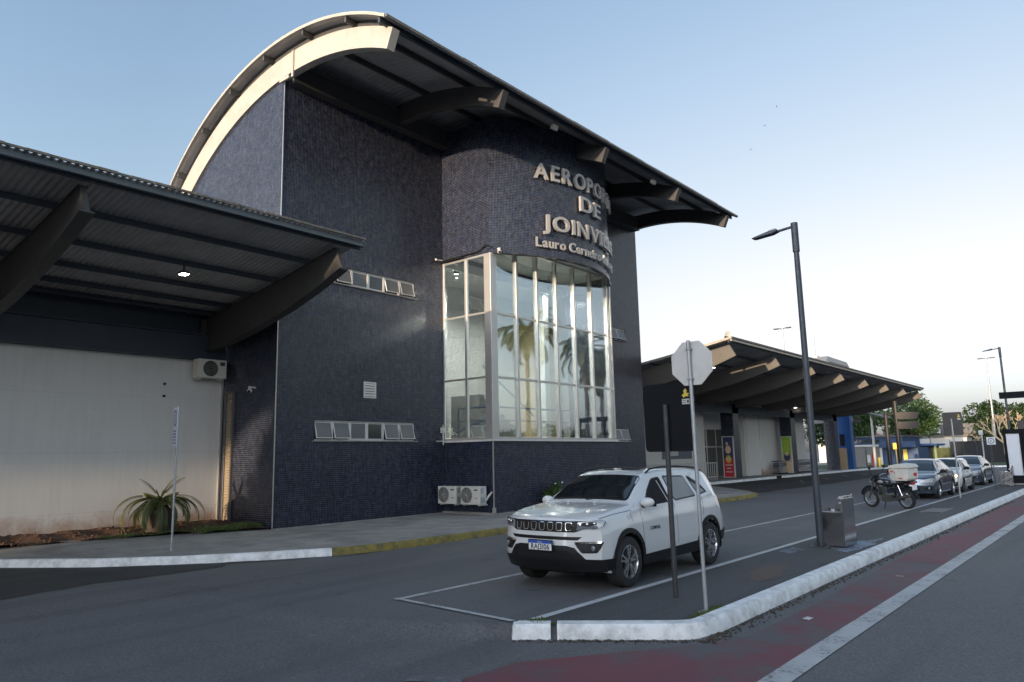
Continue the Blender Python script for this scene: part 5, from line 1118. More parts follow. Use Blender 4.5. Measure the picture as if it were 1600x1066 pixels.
# black board seen from behind
def board(name, x, y, w_, z0, z1, ptop, label, m_, pole, tilt=0, pr=.042, logo=True):
    t = thing(name, label, 'sign', (x, y, 0), 'notice boards standing on the island')
    MB().tube([(x, y+.01, -.02), (x-.0, y+.02, ptop)], pr, 12).build('pole', pole, t, smooth=60)
    P = [(y-w_/2+tilt+a[0]+w_/2, z0+a[1]) for a in rrect(w_, z1-z0, .07)]
    o = MB().prism(P, 0, x+pr+.004, x+pr+.034).build('sign_board', m_, t, bevel=.004)
    xs_ = x+pr+.003
    if logo:
        yr = y+tilt-w_*.5+.10; s = MB()
        s.box(xs_-.002, xs_, yr-.055, yr+.055, z1-.30, z1-.23); o2 = s.build('white_label', K['signback'], o)
        MB().box(xs_-.004, xs_-.0022, yr+.0, yr+.045, z1-.255, z1-.248).box(xs_-.004, xs_-.0022, yr+.0, yr+.045, z1-.28, z1-.273).box(xs_-.004, xs_-.0022, yr-.045, yr-.02, z1-.285, z1-.245).build('label_print', K['ink'], o2)
        s = MB(); s.prism([(yr+.03, z1-.21), (yr+.055, z1-.175), (yr+.02, z1-.16), (yr+.03, z1-.12), (yr+.0, z1-.09), (yr-.025, z1-.12), (yr-.01, z1-.15), (yr-.055, z1-.155), (yr-.03, z1-.185), (yr-.05, z1-.20), (yr+.0, z1-.195)], 0, xs_-.002, xs_)
        s.build('yellow_emblem', K['yellow'], o)
    return t
board('notice_board', 9.01, 4.80, .74, 1.88, 2.80, 2.51, 'large black board with yellow emblem on a dark weathered pole before the white SUV', K['board'], K['dpole'], pr=.035)
board('notice_board', 32.6, 5.28, .66, 2.33, 3.22, 2.97, 'brown board on a grey pole standing on the island beside the queued cars', K['brown'], K['galv'], pr=.03)
# bus stop style sign on the pavement, nearly edge-on
t = thing('parking_sign', 'narrow blue and white sign on a thin pole on the left pavement', 'road sign', (7.25, 14.95, 0))
MB().tube([(7.25, 14.95, .1), (7.26, 14.96, 3.02)], .022, 10).build('pole', K['galv'], t, smooth=60)
T = Tr((7.22, 14.96, 0), rz=R(-16))
o = MB().box(-.012, 0, -.23, .23, 2.2, 3.0, T).build('sign_plate', K['sky_white'], t)
T2 = Tr((7.22, 14.96, 0), rz=R(-16))
m = MB()
for r0, r1, zc in ((.13, .17, 2.78),):
    n_ = 28; q = [(r_*math.cos(2*math.pi*k/n_), zc+r_*math.sin(2*math.pi*k/n_)) for r_ in (r0, r1) for k in range(n_)]
    m.add([T2 @ Vector((-.016, a, b)) for a, b in q], [(k, (k+1) % n_, n_+(k+1) % n_, n_+k) for k in range(n_)])
text_on(m, 'E', .2, lambda p: T2 @ Vector((-.0165, -p[0], 2.71+p[1])), offset=.006)
for k in range(5): m.box(-.0165, -.0155, -.17+.03*(k % 2), .17, 2.27+k*.06, 2.295+k*.06, T2)
m.build('sign_print', mat('sign_blue_ink', (.03, .04, .22), .5), o)
# no-parking plate, thin pole farther
t = thing('no_parking_sign', 'small square white sign with a ring above the silver-blue saloon', 'road sign', (39.5, 4.98, 0))
MB().tube([(39.5, 4.98, 0), (39.5, 4.98, 2.32)], .02, 8).build('pole', K['lamp'], t)
o = MB().box(39.46, 39.475, 4.79, 5.13, 1.98, 2.32).build('sign_plate', K['sky_white'], t); m = MB(); n_ = 24
q = [(4.96+r_*math.cos(2*math.pi*k/n_), 2.15+r_*math.sin(2*math.pi*k/n_)) for r_ in (.10, .125) for k in range(n_)]
m.add([(39.455, a, b) for a, b in q], [(k, (k+1) % n_, n_+(k+1) % n_, n_+k) for k in range(n_)]); text_on(m, 'E', .15, lambda p: (39.454, 4.96-p[0], 2.10+p[1])); m.build('sign_print', K['ink'], o)
# lamp posts with a single arm
def lamp_post(x, y, h, label, group='lamp posts on the island', lx=0, ly=0):
    t = thing('lamp_post', label, 'street lamp', (x, y, 0), group)
    MB().tube([(x, y, 0), (x, y, h-.9), (x+lx, y+ly, h-.35)], [.070, .056, .05], 14).build('pole', K['lamp'], t, smooth=60)
    MB().tube([(x+lx, y+ly, h-.62), (x+lx, y+ly, h)], .07, 12).build('pole_cap', K['lamp'], t, smooth=60)
    m = MB().box(x-.19, x+.19, y-.19, y+.19, .002, .022)
    for a in range(4): m.prism([(-.0, .02), (.15, .02), (.0, .22)], 1, -.006, .006, Tr((x, y, 0), rz=a*math.pi/2+.4))
    m.build('base_plate', K['lamp'], t)
    MB().tube([(x+lx, y+ly, h-.07), (x+lx-.02, y+ly+.42, h-.12)], .028, 8).build('arm', K['lamp'], t, smooth=60)
    T = Tr((x+lx-.02, y+ly+.34, h-.10), rx=R(-6))
    o = MB().prism([(0, -.02), (.12, -.045), (.5, -.035), (.56, -.015), (.5, .0), (.16, .035), (0, .03)], 0, -.09, .09, T @ Matrix.Rotation(0, 4, 'X')).build('lamp_head', K['lamp'], t, bevel=.01)
    MB().box(-.06, .06, .04, .18, .035, .06, T).build('photocell', K['galv'], o)
    return t
lamp_post(15.22, 4.93, 6.56, 'tall dark lamp post nearest the camera, beside the steel litter bin', lx=0, ly=0)
lamp_post(52.0, 5.55, 7.75, 'dark lamp post farther along the island, left of the overhead board')
def mast(x, y, h, label, arms=2, z0=0):
    t = thing('light_mast', label, 'light mast', (x, y, z0), 'tall lighting masts')
    MB().tube([(x, y, z0), (x, y, h)], [.16, .07], 10).build('pole', K['galv'], t, smooth=60)
    for sg in (-1, 1):
        MB().tube([(x, y, h-.1), (x, y+sg*.3, h), (x, y+sg*.5, h-.02)], .05, 6).build('arm', K['lamp'], t); MB().box(x-.15, x+.15, min(y+sg*.4, y+sg*.95), max(y+sg*.4, y+sg*.95), h-.07, h+.06).build('lamp_head', K['lamp'], t, bevel=.03)
mast(110, 13.3, 13.1, 'slender far mast with two lamp heads beside the dark lamp post'); mast(80, 28.1, 15.2, 'far mast with two lamp heads rising behind the right canopy')
# stainless litter bins
def bin_(x, y, label):
    t = thing('litter_bin', label, 'litter bin', (x, y, 0), 'stainless litter bins on the island')
    MB().box(x, x+.72, y, y+.50, .03, .68).build('bin_body', K['steel'], t, bevel=.008)
    MB().box(x-.01, x+.74, y-.035, y-.002, .02, .93).build('back_plate', K['steel'], t, bevel=.008)
    m = MB(); m.lathe([(.12, .0), (.15, .0), (.15, .04), (.12, .04)], (x+.36, y+.26, .685), 2, 24, closed=True).box(x+.02, x+.70, y+.02, y+.48, .681, .69).build('bin_rim', K['chrome'], t)
    MB().lathe([(.001, .05), (.118, .05)], (x+.36, y+.26, .665), 2, 20).build('bin_opening', K['void'], t)
    o = MB().tube([(x+.05, y+.06, .80), (x+.66, y+.06, .80)], .055, 14).build('ashtray_tube', K['steel'], t, smooth=60)
    m = MB()
    for k in range(9): m.box(x+.0+.08*k, x+.03+.08*k, y-.04, y+.06, .93, .945+.012*(k % 3))
    m.box(x+.68, x+.72, y-.035, y-.003, .93, .99).build('serrated_top', K['chrome'], t)
    MB().box(x+.01, x+.71, y+.01, y+.49, .004, .03).build('bin_base', K['black'], t)
bin_(15.22, 4.50, 'steel litter bin beside the nearest lamp post on the island'); bin_(42.9, 4.72, 'steel litter bin in front of the white lightbox panel')
# lightbox totem, overhead board, dark board at the far end of the island
t = thing('lightbox_totem', 'tall white panel in a black frame at the right edge', 'totem', (45, 4.7, 0))
MB().box(45, 45.3, 4.32, 5.12, .06, .45).box(45, 45.3, 5.0, 5.12, .45, 2.75).box(45, 45.3, 4.32, 4.44, .45, 2.75).box(45, 45.3, 4.44, 5.0, 2.52, 2.75).build('frame', K['board'], t); MB().box(45.05, 45.1, 4.44, 5.0, .45, 2.52).build('white_panel', K['sky_white'], t); MB().box(44.9, 45.5, 4.2, 5.2, .004, .06).build('plinth', K['conc'], t)
MB().box(45.0, 45.3, 3.55, 4.30, .06, 2.75).build('side_panel', K['board'], t)
t = thing('overhead_board', 'long dark overhead board reaching in from the right edge', 'sign', (45.6, 3, 0))
MB().box(45.5, 45.7, -1.5, 5.13, 4.33, 4.66).build('board', K['board'], t); MB().tube([(45.6, 1.0, -.14), (45.6, 1.0, 4.33)], .1, 10).tube([(45.6, -1.2, -.14), (45.6, -1.2, 4.33)], .1, 10).build('post', K['board'], t)
t = thing('notice_board', 'dark brown board low at the right edge beside the white panel', 'sign', (48, 4.3, 0))
MB().box(48, 48.05, 3.2, 4.75, 2.15, 3.25).build('sign_board', K['brown'], t); MB().tube([(48.1, 4.2, 0), (48.1, 4.2, 2.9)], .05, 8).build('pole', K['galv'], t)
# air-conditioning units
def acunit(x, y, z, label, sc=1, group='outdoor air-conditioning units'):
    t = thing('air_conditioner', label, 'air conditioner', (x, y, z), group); w_, d, h = .80*sc, .30*sc, .54*sc     # front faces -X, width along Y
    b = MB().box(x, x+d, y, y+w_, z, z+h).build('casing', K['acw'], t, bevel=.012)
    c = (x-.004, y+w_*.68, z+h*.52); n_ = 30
    MB().lathe([(.001, 0), (h*.43, 0)], c, 0, n_).build('fan_opening', K['void'], b)
    m = MB()
    for r_ in np.linspace(.05, h*.43, 8): m.lathe([(r_-.002, -.008), (r_+.002, -.008), (r_+.002, -.012), (r_-.002, -.012)], c, 0, n_, closed=True)
    for k in range(8): a = math.pi*k/8; m.tube([(c[0]-.014, c[1]-math.cos(a)*h*.44, c[2]-math.sin(a)*h*.44), (c[0]-.014, c[1]+math.cos(a)*h*.44, c[2]+math.sin(a)*h*.44)], .0025, 4)
    m.build('fan_grille', K['acw'], b); m = MB()
    for k in range(3): a = 2*math.pi*k/3; m.prism([(.02, -.03), (h*.38, -.09), (h*.40, .02), (.02, .03)], 2, -.004, .004, Matrix.Translation((x-.002-.004, c[1], c[2])) @ Matrix.Rotation(a, 4, 'X') @ Matrix.Rotation(math.pi/2, 4, 'Z') @ Matrix.Rotation(R(90), 4, 'X') @ Matrix.Rotation(R(90), 4, 'X'))
    m.build('fan_blades', K['galv'], b)
    MB().box(x-.003, x, y+w_*.12, y+w_*.30, z+h*.76, z+h*.84).box(x-.003, x, y+w_*.12, y+w_*.28, z+h*.34, z+h*.37).build('name_plate', K['lamp'], b)
    MB().box(x+.04, x+.14, y-.02, y, z+h*.62, z+h*.9).box(x+.02, x+.2, y-.02, y, z+h*.1, z+h*.4).build('valve_cover', K['galv'], b)
    MB().box(x+.03, x+d+.14, y+.08, y+.11, z-.04, z-.005).build('wall_bracket', K['acw'], t); MB().box(x+.03, x+d+.14, y+w_-.11, y+w_-.08, z-.04, z-.005).build('wall_bracket', K['acw'], t)
    return t
acunit(16.72, 16.27, .47, 'left of the two white air conditioners low on the brown side of the bay')
acunit(16.72, 15.28, .47, 'right of the two white air conditioners, with a short curved pipe at its side')
thing_mesh(MB().tube([(16.95, 15.27, .58), (16.9, 15.18, .60), (16.92, 15.10, .72), (16.98, 15.02, .84)], .03, 8), 'drain_pipe', K['acw'], 'short white bent pipe at the right air conditioner', 'pipe', (16.95, 15.2, .6), smooth=60)
# the one high on the white wall faces the road: build and turn
a0 = thing('air_conditioner', 'air conditioner high on the white wall under the left canopy', 'air conditioner', (10.4, 19.5, 4.22), 'outdoor air-conditioning units')
x0, y0, z0 = 9.98, 19.55, 4.22
b = MB().box(x0, x0+.84, y0, y0+.32, z0, z0+.52).build('casing', K['acw'], a0, bevel=.012)
c = (x0+.36, y0-.004, z0+.26); MB().lathe([(.001, 0), (.22, 0)], c, 1, 30).build('fan_opening', K['void'], b); m = MB()
for r_ in np.linspace(.04, .22, 7): m.lathe([(r_-.002, -.008), (r_+.002, -.008), (r_+.002, -.012), (r_-.002, -.012)], c, 1, 30, closed=True)
m.build('fan_grille', K['acw'], b); MB().box(x0+.64, x0+.78, y0-.004, y0-.001, z0+.36, z0+.46).build('name_plate', K['lamp'], b)
MB().box(x0+.08, x0+.11, y0+.02, y0+.44, z0-.05, z0-.005).box(x0+.7, x0+.73, y0+.02, y0+.44, z0-.05, z0-.005).build('wall_bracket', K['acw'], a0)
for i, z in enumerate((4.02, 3.69)): thing_mesh(MB().lathe([(.001, 0), (.035, 0), (.035, .03)], (9.28, 19.96, z), 1, 14), 'vent_hole', K['ink'], ['upper of the two small dark holes in the white wall', 'lower of the two small dark holes in the white wall'][i], 'hole', (9.28, 19.96, z), 'holes in the white wall')
thing_mesh(MB().box(7.55, 7.75, 19.965, 19.989, 3.25, 3.38), 'junction_box', K['white'], 'small white junction box on the white wall', 'box', (7.65, 19.97, 3.3))
# crowd barrier, luggage trolleys, bicycle-free hoop rail
t = thing('barrier_rail', 'pale tubular railing in front of the hall wall behind the SUV', 'railing', (39, 21.4, .15)); m = MB()
for z in (.3, 1.2): m.tube([(37.0, 21.4, .15+z-.1), (46.6, 21.4, .15+z-.1)], .03, 6)
for k in range(33): m.tube([(37.0+.3*k, 21.4, .15), (37.0+.3*k, 21.4, 1.25)], .022, 5)
m.build('rail_frame', K['signback'], t)
def trolley():
    t = thing('luggage_trolley', 'grey luggage trolley nested in the row by the hall wall', 'luggage trolley', (0, 0, 0), 'luggage trolleys nested along the hall wall', local=True)
    m = MB().tube([(0, -.3, .12), (.7, -.28, .12)], .02, 5).tube([(0, .3, .12), (.7, .28, .12)], .02, 5).tube([(0, -.3, .12), (-.12, -.3, 1.0), (-.12, .3, 1.0), (0, .3, .12)], .022, 6).box(.0, .7, -.27, .27, .13, .16)
    for k in range(4): m.tube([(-.02-.02*k, -.3, .3+.15*k), (-.02-.02*k, .3, .3+.15*k)], .012, 5)
    m.build('frame', K['galv'], t); MB().tube([(-.12, -.3, 1.0), (-.12, .3, 1.0)], .032, 8).build('handle', K['blued'], t)
    m = MB()
    for x, y in ((.05, -.3), (.05, .3), (.65, 0)): m.lathe([(.06, -.02), (.06, .02)], (x, y, .07), 1, 10)
    m.build('wheels', K['rubber'], t); MB().box(-.08, .12, -.2, .2, .62, .86).build('basket', K['lamp'], t)
    return t
tr = trolley()
for i in range(26):
    o = tr if i == 0 else dup(tr, (0, 0, 0)); o.location = (58.2+i*.30, 21.75, .145); o.rotation_euler = (0, 0, 0)
    o['label'] = 'grey luggage trolley nested in the row by the hall wall'
# blue pylon, wooden box, far dark pillar
t = thing('blue_wall', 'bright blue painted wall closing the end of the canopy', 'wall', (74, 20.3, 0)); MB().box(74, 74.9, 20.4, 21.9, 0, 5.5).build('wall', K['blue'], t)
m = MB().box(73.9, 73.999, 21.0, 21.4, 2.3, 3.4).build('dark_opening', K['void'], t)
thing_mesh(MB().box(73.3, 73.9, 20.85, 21.45, .14, 2.1).box(73.28, 73.3, 20.83, 20.88, .14, 2.1).box(73.28, 73.3, 21.42, 21.47, .14, 2.1), 'wooden_cabinet', K['wood'], 'pale plywood cabinet in front of the blue wall', 'cabinet', (73.6, 21.1, .14))
thing_mesh(MB().box(72.5, 73.1, 21.5, 22.0, .14, 2.2), 'grey_cabinet', K['galv'], 'grey cabinet left of the plywood cabinet', 'cabinet', (72.8, 21.7, .14), bevel=.03)
# direction sign on two posts
t = thing('direction_sign', 'brown two-post frame with two rounded sign panels seen from behind', 'sign', (60, 13.5, 0))
MB().tube([(60, 13.98, .0), (60, 13.98, 4.4), (60, 13.9, 4.55)], .13, 10).tube([(60.3, 13.35, .0), (60.3, 13.35, 5.4)], .15, 10).tube([(60, 13.98, 4.45), (60.3, 13.35, 4.45)], .06, 8).build('post', K['brown'], t)
for z in (3.62, 4.32): MB().prism([(11.9+a[0]+.65, z-.28+a[1]) for a in rrect(1.45, .52, .22)], 0, 59.95, 60.08).build('sign_panel', K['brown'], t); MB().tube([(60.2, 11.9, z), (60.2, 13.35, z)], .05, 6).build('sign_arm', K['brown'], t)
# small curved shelter on a white pole
t = thing('shelter', 'small curved shelter roof on a white pole beyond the blue wall', 'shelter', (80, 20, 0))
A = [(18.7+2.9*u, 4.65+.9*math.sin(math.pi*(.12+.5*u))) for u in np.linspace(0, 1, 12)]
MB().strip([(a, z+.1) for a, z in A], A, 0, 79, 83).build('curved_roof', K['lamp'], t); MB().tube([(80.5, 20.1, 0), (80.5, 20.1, 5.3)], .12, 8).build('pole', K['signback'], t); MB().box(79.5, 82.5, 21.6, 26, 4.7, 5.2).build('roof_slab', K['greyroof'], t)
thing_mesh(MB().box(78.9, 79.1, 17.6, 18.0, 1.9, 2.5).tube([(79.05, 17.8, 0), (79.05, 17.8, 2.0)], .03, 6), 'small_sign', K['yellow'], 'small yellow sign before the shopfront', 'sign', (79, 17.8, 0))
t = thing('fuel_hydrant', 'red and yellow posts on the verge before the shopfront', 'hydrant', (82, 20, 0)); MB().tube([(82, 20.6, 0), (82, 20.6, 1.2)], .16, 8).sph((82, 20.6, 1.3), .2).build('red_post', K['redsticker'], t); MB().tube([(82, 20.1, 0), (82, 20.1, 1.1)], .15, 8).build('yellow_post', K['yellow'], t)
thing_mesh(MB().box(81.4, 82.0, 21.2, 22.2, 0, 2.0), 'grey_cabinet', K['housew'], 'dull grey cabinet on the verge before the white shopfront', 'cabinet', (81.7, 21.7, 0), bevel=.03)

# ================================================================== FAR BUILDINGS
t = thing('blue_shop', 'low blue building with a white framed shopfront beyond the road end', 'building', (95, 23, 0))
MB().box(95, 104, 20.6, 26.6, 0, 3.35).build('wall', K['blued'], t); MB().box(94.85, 95, 23.0, 26.5, 2.28, 2.5).box(94.85, 95, 22.85, 23.1, 0, 2.5).box(94.85, 95, 26.3, 26.5, 0, 2.28).build('shopfront_frame', K['cream'], t)
MB().box(94.95, 94.99, 23.1, 26.3, 0, 2.28).build('shopfront', K['housew'], t); MB().box(94.9, 94.94, 24.2, 25.5, .4, 1.3).build('counter', K['signback'], t)
w_ = MB(); 
for k in range(6): w_.box(94.9, 94.99, 23.05+k*.6, 23.5+k*.6, 2.72, 3.08)
w_.build('window_row', K['glassd'], t); MB().box(94.7, 104.3, 20.4, 26.9, 3.35, 3.5).build('roof', K['greyroof'], t)
MB().box(93.4, 95, 19.0, 22.8, 2.1, 2.75).box(94.5, 100, 19.0, 20.59, 0, 2.1).build('blue_porch', K['blued'], t); MB().box(94.3, 94.45, 20.1, 20.5, 0, 1.9).build('yellow_door_panel', K['yellow'], t)
t = thing('blue_kiosk', 'kiosk with a bright blue awning and pale sign board', 'kiosk', (106, 20, 0))
MB().box(104.6, 110, 18.9, 22.5, 2.28, 2.5).build('awning', K['blueroof'], t); MB().box(106, 110, 19.6, 22.4, 0, 2.27).build('wall', K['lamp'], t); MB().box(106, 106.2, 19.9, 21.9, 2.55, 3.15).build('sign_board', K['signback'], t)
for y in (19.0, 22.2): MB().box(104.7, 104.85, y, y+.25, 0, 2.28).build('post', K['gpost'], t)
m = MB(); text_on(m, 'Espetinho', .38, lambda p: (105.99, 21.0-p[0], 2.68+p[1])); m.build('sign_text', K['blueplate'], t) if False else None
t = thing('grey_house', 'long low grey-roofed house with two white shutters behind the fence', 'house', (125, 18, 0))
MB().box(125, 135, 14, 24.5, 0, 4.0).build('wall', K['housew'], t); MB().box(124.5, 136, 13.5, 25, 4.0, 5.4).build('roof', K['greyroof'], t); 
for y in (22.6, 23.6): MB().box(124.4, 124.49, y-.8, y, 4.1, 5.0).build('shutter', K['signback'], t)
t = thing('pale_house', 'pale low house wall left of the dark fence', 'house', (118, 20, 0)); MB().box(118, 122, 17.6, 22.0, 0, 3.4).build('wall', K['cream'], t); MB().box(117.8, 122.2, 17.4, 22.2, 3.4, 3.55).build('roof', K['greyroof'], t)
t = thing('far_house', 'small pale house far left behind the blue shop', 'house', (120, 34, 0)); MB().box(120, 128, 30, 38, 0, 4).build('wall', K['cream'], t); MB().prism([(30, 4), (38, 4), (34, 5.6)], 0, 120, 128).build('roof', K['terracotta'], t)
t = thing('mesh_fence', 'long dark mesh fence behind the queued cars', 'fence', (104, 12, 0))
MB().box(104, 104.08, 6.5, 17.4, 0, 2.7).build('screen', K['fence'], t); m = MB()
for k in range(9): m.tube([(103.9, 6.5+k*1.35, 0), (103.9, 6.5+k*1.35, 2.9)], .04, 6)
m.build('fence_posts', K['lamp'], t)
t = thing('screen_fence', 'greenish bamboo screen between the kiosk and the dark fence', 'fence', (105, 18, 0)); m = MB(); rr = random.Random(4)
for k in range(48): m.tube([(105+rr.uniform(-.03, .03), 17.4+k*.045, 0), (105, 17.4+k*.045, 2.0+rr.uniform(-.1, .1))], .028, 5)
m.build('canes', K['fenceg'], t)
t = thing('dark_wall', 'dark garden wall under the trees at the right', 'wall', (108, 8, 0)); MB().box(108, 108.3, -10, 13.5, 0, 3.0).build('wall', K['fence'], t)
thing_mesh(MB().tube([(60, 8.05, 0), (60, 8.05, 3.0)], .05, 8).box(59.9, 60.1, 7.95, 8.2, 2.75, 3.05), 'thin_post', K['galv'], 'thin pale post rising behind the last saloon', 'post', (60, 8.05, 0))

# ================================================================== VEGETATION
def leaves(mb, pts, size, rng, squash=1.0):
    n = len(pts); d1 = rng.normal(size=(n, 3)); d1 /= np.linalg.norm(d1, axis=1)[:, None]; d2 = np.cross(d1, rng.normal(size=(n, 3))); d2 /= np.linalg.norm(d2, axis=1)[:, None]
    s = size*rng.uniform(.6, 1.4, n)[:, None]; a = pts+d1*s; b = pts+d2*s*.5; c = pts-d1*s; d = pts-d2*s*.5
    base = len(mb.v); V = np.stack([a, b, c, d], 1).reshape(-1, 3); mb.v += [tuple(v) for v in V]; mb.f += [(base+4*i, base+4*i+1, base+4*i+2, base+4*i+3) for i in range(n)]
def blob_points(blobs, n, rng, shell=.55):
    vol = np.array([b[1]**2 for b in blobs]); idx = rng.choice(len(blobs), n, p=vol/vol.sum()); P = []
    d = rng.normal(size=(n, 3)); d /= np.linalg.norm(d, axis=1)[:, None]; r = rng.uniform(shell, 1.06, n)**.7
    C_ = np.array([b[0] for b in blobs])[idx]; r_ = np.array([b[1] for b in blobs])[idx]; sq = np.array([b[2] if len(b) > 2 else 1 for b in blobs])[idx]
    q = d*r[:, None]*r_[:, None]; q[:, 2] *= sq; return C_+q
def tree(name, label, cat, base, h, rx, rz_, n, size, m_, group, seed=1, trunk_h=None, tr_=.25, nb=26, bare=False):
    rng = np.random.default_rng(seed); x, y, z = base; t = thing(name, label, cat, base, group); th = trunk_h or h-rz_*1.6; cz = h-rz_
    blobs = []
    for i in range(nb):
        d = rng.normal(size=3); d /= np.linalg.norm(d); k = rng.uniform(.35, .86); br = rng.uniform(.26, .42)*min(rx, rz_)*1.1
        blobs.append(((x+d[0]*rx*k, y+d[1]*rx*k, z+cz+d[2]*rz_*k), br, .8))
    tk = MB().tube([(x, y, z), (x+.05, y+.03, z+th*.5), (x-.05, y, z+th), (x, y, z+cz)], [tr_, tr_*.8, tr_*.65, tr_*.3], 9)
    for i in range(7): c = blobs[i][0]; tk.tube([(x, y, z+th*.85), ((x+c[0])/2, (y+c[1])/2, (z+th+c[2])/2+.1), c], [tr_*.45, tr_*.3, tr_*.1], 6)
    tk.build('trunk', K['bark'], t, smooth=60)
    cr_ = MB(); leaves(cr_, blob_points(blobs, n, rng), size, rng); cr_.build('crown', m_, t, fix=False)
    return t
TG = 'trees beyond the terminal'
tree('round_tree', 'clipped round green tree right of the canopy end', 'tree', (110, 22.6, 0), 9.2, 3.35, 3.75, 9000, .17, K['leaf'], TG, 1, 2.6, .38, 40)
tree('round_tree', 'round tree with its crown half hidden behind the blue wall', 'tree', (98, 26.2, 0), 7.9, 3.3, 2.7, 8000, .15, K['leaf'], TG, 2, 3.0, .35, 36)
tree('round_tree', 'dark tree glimpsed between the tiled columns under the canopy', 'tree', (86, 26.0, 0), 7.2, 3.0, 2.8, 5000, .15, K['leafd'], TG, 3, 2.4, .3)
tree('broad_tree', 'broad dark tree behind the fence, left of the far lamp mast', 'tree', (126, 15.3, 0), 8.4, 4.2, 3.8, 9000, .24, K['leafd'], TG, 4, 3, .4, 40)
tree('broad_tree', 'dark tree at the right edge behind the overhead board', 'tree', (120, 9.0, 0), 8.6, 4.0, 3.8, 8000, .24, K['leafd'], TG, 5, 3, .4, 36)
tree('broad_tree', 'low rounded tree behind the middle of the dark fence', 'tree', (122, 12.2, 0), 7.4, 3.2, 3.2, 7000, .22, K['leafd'], TG, 6, 2.5, .35, 30)
tree('broad_tree', 'leafy tree behind the brown notice board', 'tree', (130, 18.4, 0), 5.6, 2.6, 2.2, 4500, .2, K['leaf'], TG, 7, 2, .3)
tree('broad_tree', 'tall dark tree behind the grey house roof, farthest right of the row', 'tree', (126, 5.5, 0), 8.8, 4.5, 4.0, 7000, .26, K['leafd'], TG, 8, 3, .4)
# bare pale tree
t = thing('bare_tree', 'leafless pale-branched tree behind the dark fence', 'tree', (104.5, 11.3, 0), TG); m = MB(); rr = random.Random(6)
def limb(m, p, d, l, r_, k):
    q = p+d*l; mid = p+d*l*.5+Vector((rr.uniform(-.08, .08), rr.uniform(-.08, .08), 0))*l; m.tube([p, mid, q], [r_, r_*.85, r_*.65], 6)
    if k:
        for _ in range(3): dd = (d+Vector((rr.uniform(-.3, .3), rr.uniform(-.75, .75), rr.uniform(-.1, .5)))).normalized(); limb(m, q, dd, l*rr.uniform(.55, .8), r_*.6, k-1)
limb(m, Vector((103, 11.4, 0)), Vector((0, .08, 1)), 2.6, .20, 0)
for a in (-.9, -.3, .3, .9): limb(m, Vector((103, 11.6, 2.3)), Vector((.1, a, .9)).normalized(), 1.5, .13, 3)
m.build('branches', K['bare'], t, smooth=60)
def frond(mb, p, az, el, ln, n=26, lw=.55, droop=1.3, wid=.035, rachis=None, hs_=(0, .5), hang=None):
    pts = []; d = Vector((math.cos(az)*math.cos(el), math.sin(az)*math.cos(el), math.sin(el))); q = Vector(p); st_ = ln/n; side = Vector((-math.sin(az), math.cos(az), 0)); e = el
    for i in range(n+1):
        pts.append(q.copy()); e -= droop/n*(.5+1.2*i/n); d = Vector((math.cos(az)*math.cos(e), math.sin(az)*math.cos(e), math.sin(e))); q = q+d*st_
        if i > 1:
            u = i/n; l = lw*math.sin(math.pi*min(1, .12+.85*u))**.6*(1-.3*u); nrm = side.cross(d)
            for sg in (-1, 1):
                for h_ in hs_:
                    b = pts[-1]+d*st_*h_; tip = b+side*sg*l*.86+d*l*.45-Vector((0, 0, l*.22))
                    if hang is not None: tip = b+side*sg*l*.62+d*l*.40+Vector((0, 0, l*(.45 if u < .25 else -hang*(.3+u))))
                    mb.add([b-d*wid*.5, b+d*wid*.5, tip+d*.004, (b+tip)/2-d*wid*.3+Vector((0, 0, .02))], [(0, 1, 2, 3)])
    (rachis if rachis is not None else mb).tube(pts, [max(.004, ln*.010*(1-i/(n+1))) for i in range(n+1)], 4, caps=False)
# cycad-like palm in the bed by the white wall
t = thing('small_palm', 'small drooping palm in a dark stump-like pot by the white wall', 'palm', (8.75, 18.75, .25)); rr = random.Random(12)
MB().lathe([(.30, .0), (.36, .25), (.38, .52), (.33, .52), (.30, .45), (.001, .44)], (8.75, 18.75, .24), 2, 20).build('planter', K['darkpot'], t, smooth=50)
MB().lathe([(.2, 0), (.17, .15), (.10, .42), (.001, .46)], (8.75, 18.75, .58), 2, 14).build('trunk', K['bark'], t, smooth=60); m = MB()
for k in range(26):
    az = 2*math.pi*k/26+rr.uniform(-.15, .15); el = rr.choice([.1, .3, .5, -.1]); frond(m, (8.75, 18.75, .95), az, el, rr.uniform(.9, 1.25), 30, .16, rr.uniform(1.7, 2.4), .009, None, (0, .5), .75)
for az, el, ln in ((math.pi-.2, .55, 1.5), (math.pi+.1, .42, 1.45), (-.45, .5, 1.55), (-.75, .42, 1.45), (2.6, 1.2, .75), (-.55, 1.35, .72), (-.3, 1.15, .8), (3.9, .4, 1.3), (-1.1, .4, 1.3)): frond(m, (8.75, 18.75, .98), az, el, ln, 34, .19, 2.35 if el < 1 else .8, .009, None, (0, .5), .75)
m.build('fronds', K['palm'], t, fix=False)
